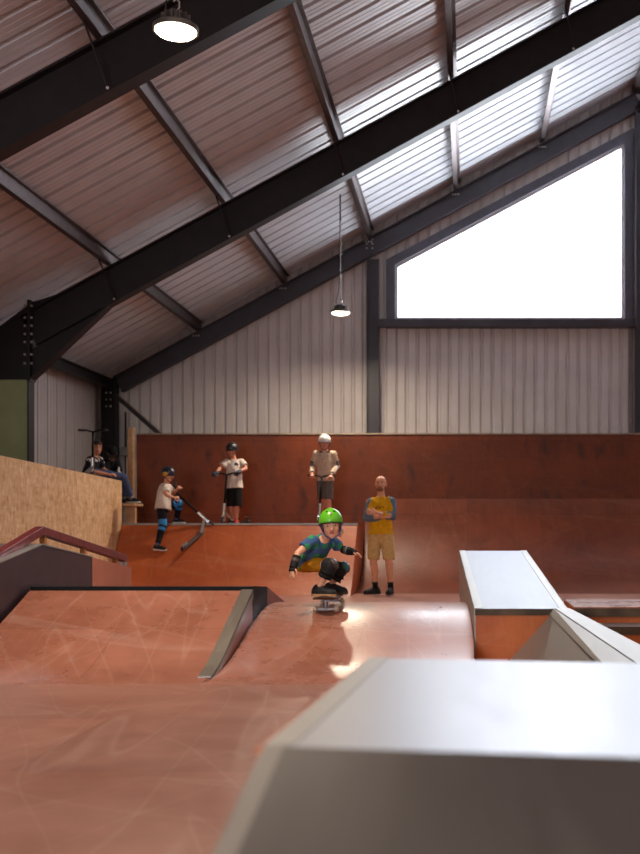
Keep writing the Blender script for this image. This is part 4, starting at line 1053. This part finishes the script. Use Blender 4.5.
scooter('scooter with dark stem held upright by the rider in the white helmet', fr, rr_, ht, (1, .0, 0), .44)

# ---- rider with the black helmet and gloves ------------------------------------------------
YK = 17.40
J = dict(pelvis=V(234.2, 488, 0, YK), chest=V(234, 470, -.01, YK), neck=V(233.6, 459.2, 0, YK), head=V(232.0, 450.2, -.03, YK),
         sL=V(226.2, 462, -.05, YK), sR=V(241.6, 461.5, .04, YK), eL=V(220.4, 468, -.12, YK), eR=V(246, 468.6, -.02, YK), wL=V(216.6, 472.0, -.22, YK), wR=V(239.8, 470.8, -.16, YK),
         hL=V(231, 491, 0, YK), hR=V(237.2, 491, 0, YK), kL=V(231.2, 506, -.02, YK), kR=V(237, 506, -.04, YK), aL=V(232.6, 519, .06, YK), aR=V(236, 518.5, -.02, YK), tL=V(231.4, 522, -.08, YK), tR=V(237.5, 522, -.17, YK))
for q in 'LR': J['a'+q].z = ZP+.070; J['t'+q].z = ZP+.025
p = Person('brown', J, .77, .215, yaw=-16, pitch=8, skin=srgb(196,132,104), lip=srgb(160,88,80), voxel=.0075)
p.make_body('person', 'rider in a black helmet, white tee and black shorts standing with a scooter', 'person',
    handL=dict(w=J['wL'], d=Vector((-.3,-.7,-.3)), n=Vector((.0,-.3,-1)), sc_=.85, side=1, curl=62, spread=2),
    handR=dict(w=J['wR'], d=Vector((-.35,-.7,-.3)), n=Vector((-.1,-.3,-1)), sc_=.85, side=-1, curl=62, spread=2))
p.face('hair_dark'); M['helmet_black'] = plain('black helmet', srgb(34,32,34), .3); p.helmet(M['helmet_black'], holes=False, size=1.03)
M['tee_white'] = cloth_mat('off white tee', srgb(206,192,180)); M['emblem'] = cloth_mat('navy emblem', srgb(62,62,84))
JB = J; em = V(235.8, 463.5, -.12, YK)
p.shirt([M['tee_white'], M['emblem']], sleeve=.66, hem=.0, grow=.018, wr=.008, loose=.022, label='off white tee with small dark emblem',
        paint=lambda c, n: 1 if (c.y < JB['chest'].y-.05 and abs(c.x-em.x) < .032 and 0 < c.z-em.z+.03 < .05 and abs(c.x-em.x) < .032-.3*(c.z-em.z+.005)) else 0)
M['black_short'] = cloth_mat('black shorts', srgb(24,22,24)); p.shorts(M['black_short'], leg=1.04, grow=.014, flare=.03)
M['glove'] = plain('dark blue glove', srgb(44,58,74), .7)
def glove(p, w, d, n, side, s_=.85, curl=62):
    mb = MB(); hand(mb, w, d, n, s_*1.16, side, curl, spread=2); return p.cloth('glove', mb, M['glove'], voxel=.007, wr=0)
glove(p, J['wL'], Vector((-.3,-.7,-.3)), Vector((0,-.3,-1)), 1); glove(p, J['wR'], Vector((-.35,-.7,-.3)), Vector((-.1,-.3,-1)), -1)
M['shoe_red'] = plain('red shoe', srgb(190,44,36), .6)
p.shoe('L', M['shoe_red'], M['sole_white']); p.shoe('R', M['shoe_red'], M['sole_white'])
fr = P(223, 521, 17.10); fr.z = ZP+.057; ht = P(226.8, 474.8, 17.13); rr_ = Vector((fr.x+.28, 17.66, ZP+.057))
scooter('scooter with black stem held by the rider in the black helmet and gloves', fr, rr_, ht, (1, -.15, 0), .46)

# ---- the boy climbing the bank with a scooter --------------------------------------------
YC = 16.82
J = dict(pelvis=V(163.2, 506.5, .0, YC), chest=V(164.2, 492.5, .03, YC), neck=V(166.2, 483.6, .05, YC), head=V(168, 474.6, .04, YC),
         sL=V(164.4, 486.8, -.13, YC), sR=V(167.8, 486.5, .16, YC), eL=V(166.5, 494.6, -.20, YC), wL=V(173, 497.3, -.13, YC), eR=V(173, 493.5, .20, YC), wR=V(177, 489.6, .06, YC),
         hL=V(161.6, 509, -.08, YC), hR=V(165.4, 508, .08, YC), kL=V(163, 524.5, -.10, YC), aL=V(157.6, 542, -.16, YC), tL=V(164, 547, -.2, YC),
         kR=V(179.2, 503, .12, YC), aR=V(176.4, 519, .26, YC), tR=V(184, 523, .22, YC))
J['aL'].z = 1.045*0+.64+.075; J['aL'].y = 16.62; J['tL'].y = 16.60
J['aR'].z = ZP+.075; J['tR'].z = ZP+.03
p = Person('fair2', J, .76, .212, yaw=68, pitch=10, skin=srgb(206,146,116), lip=srgb(170,92,84), voxel=.0075)
p.make_body('person', 'boy in a dark helmet and blue knee pads climbing the bank, seen from the side', 'person',
    handL=dict(w=J['wL'], d=Vector((1,.1,.0)), n=Vector((.0,.4,-1)), sc_=.85, side=-1, curl=60, spread=2),
    handR=dict(w=J['wR'], d=Vector((.3,-.4,.35)), n=Vector((.7,-.3,-.5)), sc_=.85, side=1, curl=60, spread=2))
p.face('hair_dark'); p.hair('hair_brown', .05, True, .98)
M['helmet_navy'] = plain('navy helmet', srgb(40,42,56), .3); M['flame'] = plain('yellow flame paint', srgb(208,150,40), .35)
hm = p.helmet(M['helmet_navy'], holes=False, size=1.05, low=-.32)
m = MB(); m.ball(p.H(.34, .02, .05), .05, .03, .042, (p.f, p.r, p.u)); m.ball(p.H(-.34, .02, .05), .05, .03, .042, (p.f, p.r, p.u)); m.build('side_graphic', M['flame'], hm, True)
p.shirt(M['tee_white'], sleeve=.72, hem=.05, grow=.016, wr=.008, loose=.03)
M['leggings'] = cloth_mat('black leggings', srgb(26,26,32)); M['pad_blue'] = plain('bright blue pad', srgb(36,124,190), .5, 0, .4, 20, .15)
p.shorts(M['leggings'], shin=.86, grow=.006, name='leggings', wr=.004)
for q in 'LR':
    Hp, K, A = J['h'+q], J['k'+q], J['a'+q]
    mb = MB(); a = K+(Hp-K).normalized()*.08; b_ = K+(A-K).normalized()*.10
    mb.tube([a, K], [.066, .062], 14, round1=True); mb.tube([K, b_], [.062, .057], 14, round0=True)
    pd = p.cloth('knee_pad', mb, M['pad_blue'], wr=.004)
    m = MB(); m.tube([K+(A-K).normalized()*.02, K+(A-K).normalized()*.045], .068, 14); m.build('pad_strap', M['black'], pd, True)
M['sock_blue'] = cloth_mat('blue sock', srgb(86,100,136))
p.shoe('L', M['shoe_black'], M['sole_white'], M['sock_blue'], .09, up=(0,-.35,1)); p.shoe('R', M['shoe_black'], M['sole_white'], M['sock_blue'], .07)
fr = P(211, 526, 16.98); rr_ = P(183.5, 552, 16.58); ht = P(177.2, 493.5, 16.93)
fr.z = max(fr.z, 1.04); rr_.z = .64+.05
scooter('scooter lying over the bank edge, dragged by the climbing boy with blue knee pads', fr, rr_, ht, (-.2, .55, .75), .40, deckw=.06, up=(.35,-.55,.75), deckm=M['galv'])

# ---- the boy sitting on the OSB platform -----------------------------------------------------
YS = 16.85; ZS = zo(16.9)
J = dict(pelvis=V(91.5, 474, .0, YS), chest=V(92.5, 463.5, .0, YS), neck=V(95, 456.2, .0, YS), head=V(97.0, 447.6, -.02, YS),
         sL=V(88.6, 459.8, -.06, YS), sR=V(99.4, 459.6, .12, YS), eL=V(92.5, 471.6, -.20, YS), wL=V(107.5, 474.2, -.10, YS), eR=V(103.6, 469.5, .18, YS), wR=V(111, 473.5, .06, YS),
         hL=V(93.5, 477, -.08, YS), hR=V(93.5, 476.5, .10, YS), kL=V(123.5, 480.6, .18, YS), aL=V(131.6, 498.6, .42, YS), tL=V(141, 504, .36, YS),
         kR=V(121, 481, .40, YS), aR=V(124.6, 499, .50, YS), tR=V(131, 504, .5, YS))
J['pelvis'].z = ZS+.12
for q in 'LR': J['h'+q].z = ZS+.10; J['k'+q].z = max(J['k'+q].z, ZS+.06)
J['aL'].z = 1.375+.07; J['aR'].z = 1.375+.07
p = Person('dim', J, .80, .215, yaw=34, pitch=8, skin=srgb(196,134,106), lip=srgb(160,88,80), voxel=.0075)
p.make_body('person', 'dark haired boy in a dark printed tee and jeans sitting on the pale board platform', 'person',
    handL=dict(w=J['wL'], d=Vector((1,.15,-.05)), n=Vector((0,.2,-1)), sc_=.85, side=-1, curl=18, spread=4),
    handR=dict(w=J['wR'], d=Vector((.6,-.5,-.1)), n=Vector((0,-.2,-1)), sc_=.85, side=1, curl=18, spread=4))
p.face('hair_dark'); p.hair('hair_dark', .12)
M['tee_black'] = cloth_mat('dark navy tee', srgb(30,30,38)); M['tee_print'] = cloth_mat('pale print', srgb(196,186,178)); M['jeans'] = cloth_mat('blue jeans', srgb(66,76,108))
JS = J
def printed(c, n):
    d = c-JS['chest']
    return 1 if (.02 < d.z < .13 and noise.noise(c*24) > .16 and n.y < .2) else 0
p.shirt([M['tee_black'], M['tee_print']], sleeve=.75, hem=.02, grow=.014, wr=.008, loose=.02, paint=printed, label='dark tee with a pale print')
p.shorts(M['jeans'], shin=.84, grow=.010, name='jeans', wr=.007)
M['sock_grey'] = cloth_mat('grey sock', srgb(150,142,148))
p.shoe('L', M['shoe_black'], M['sole_white'], M['sock_grey'], .10); p.shoe('R', M['shoe_black'], M['sole_white'], M['sock_grey'], .08)
fr = P(93, 474, 16.5); fr.z = ZS+.045; ht = P(93, 432, 16.55); rr_ = Vector((fr.x-.15, 16.1, ZS+.045))
fr = Vector((ht.x, 16.52, ZS+.05)); rr_ = Vector((-5.80, 15.98, ZS+.05))
scooter('scooter standing upright in front of the seated boy with its black bars above his head', fr, rr_, ht, (1, .05, 0), .44)

# ---- second seated figure, all in black, against the corner column --------------------------
YD = 17.3
J = dict(pelvis=V(108.5, 474, .1, YD), chest=V(110.5, 465, .08, YD), neck=V(111.6, 459.4, .06, YD), head=V(112.4, 453, .02, YD),
         sL=V(106.4, 462.4, .02, YD), sR=V(116.6, 462.2, .10, YD), eL=V(106.4, 471, -.06, YD), wL=V(113, 473.6, -.14, YD), eR=V(119.4, 470, .05, YD), wR=V(117.2, 474, -.10, YD),
         hL=V(107.6, 477, .02, YD), hR=V(112, 477, .10, YD), kL=V(118, 478, -.10, YD), kR=V(122.5, 478, .05, YD), aL=V(121.2, 498, .02, YD), aR=V(126.4, 498, .06, YD), tL=V(124, 503, -.1, YD), tR=V(131, 503, -.02, YD))
J['pelvis'].z = ZS+.12
for q in 'LR':
    J['h'+q].z = ZS+.09; J['k'+q].z = ZS+.07; J['a'+q].z = 1.375+.07
p = Person('shade', J, .74, .205, yaw=20, pitch=38, skin=srgb(120,80,64), lip=srgb(100,60,52), voxel=.008)  # skin colour darkened to stand in for shadow on the face
p.make_body('person', 'figure all in black with a dark cap sitting in shadow before the corner column', 'person',
    handL=dict(w=J['wL'], d=Vector((.8,-.3,-.1)), n=Vector((0,0,-1)), sc_=.8, side=-1, curl=20), handR=dict(w=J['wR'], d=Vector((-.3,-.7,-.1)), n=Vector((0,0,-1)), sc_=.8, side=-1, curl=20))
p.face('hair_dark')
M['allblack'] = cloth_mat('black hoodie', srgb(18,17,19))
m = MB(); p.ell(m, 0, -.04, .17, .38, .46, .36, n=20, m=10, z0=-.1); cp_ = m.build('cap', M['allblack'], p.body, True)
m = MB(); 
m.hexa([p.H(-.30,.32,.12), p.H(.30,.32,.12), p.H(.22,.72,.08), p.H(-.22,.72,.08)], [p.H(-.30,.32,.16), p.H(.30,.32,.16), p.H(.22,.72,.11), p.H(-.22,.72,.11)]); m.build('cap_brim', M['allblack'], cp_)
wv = V(117.2, 470, -.2, YD)
def vmark(c, n):
    d = c-wv
    return 1 if (-.05 < d.z < .06 and n.y < .1 and abs(abs(d.x+.0)-max(0, (d.z+.05))*.42) < .012) else 0
p.shirt([M['allblack'], M['tee_print']], long=.9, hem=.03, grow=.018, wr=.006, name='hoodie', paint=vmark)
p.shorts(M['allblack'], shin=.88, grow=.012, name='trousers')
p.shoe('L', M['shoe_black'], M['shoe_black']); p.shoe('R', M['shoe_black'], M['sole_white'])
SKY = 14.0; EXPO = 0.0
# ------------------------------------------------------------------ light, camera
w = bpy.data.worlds.new('World'); sc.world = w; w.use_nodes = True
nt = w.node_tree; bg = nt.nodes['Background']
bg.inputs['Color'].default_value = (.86, .92, 1.0, 1); bg.inputs['Strength'].default_value = SKY
def portal(loc, rot, sx, sy):
    l = bpy.data.lights.new('daylight_portal', 'AREA'); l.shape = 'RECTANGLE'; l.size = sx; l.size_y = sy
    l.cycles.is_portal = True
    o = bpy.data.objects.new('daylight_portal', l); COL.objects.link(o); o.location = loc; o.rotation_euler = rot
portal(((WX0+WX1)/2, YG+.2, 6.4), (math.radians(-90), 0, 0), 4.3, 3.4)
portal((2*XR-(WX0+WX1)/2, YG+.2, 6.4), (math.radians(-90), 0, 0), 4.3, 3.4)
portal((-4.0, YF-.05, 1.7), (math.radians(90), 0, 0), 4.0, 3.4)
for y0, y1 in RL:
    for k in (-1, 1):
        xm_ = XR+k*(7.2+RX)/2; portal((xm_, (y0+y1)/2, zsheet(xm_)+.06), (0, math.atan(SL)*k, 0), (7.2-RX)/cosr, y1-y0)
cam = bpy.data.cameras.new('camera'); co = bpy.data.objects.new('camera', cam); COL.objects.link(co)
co.location = (0, 0, H); co.rotation_euler = (math.radians(90), 0, 0)
cam.sensor_fit = 'HORIZONTAL'; cam.sensor_width = 36; cam.lens = F/640*36
cam.shift_x = -(CX-320)/640; cam.shift_y = (CY-427)/640
cam.clip_start = .05; cam.clip_end = 200
cam.dof.use_dof = True; cam.dof.focus_distance = 8.9; cam.dof.aperture_fstop = 3.0
sc.camera = co
vs = sc.view_settings; sc.display_settings.display_device = 'sRGB'
vs.view_transform = 'Standard'; vs.look = 'None'; vs.gamma = 1; vs.use_curve_mapping = False; vs.exposure = EXPO
cy = sc.cycles
cy.use_denoising = True; cy.max_bounces = 7; cy.diffuse_bounces = 5; cy.glossy_bounces = 4; cy.transparent_max_bounces = 8; cy.sample_clamp_indirect = 6; cy.caustics_reflective = False; cy.caustics_refractive = False
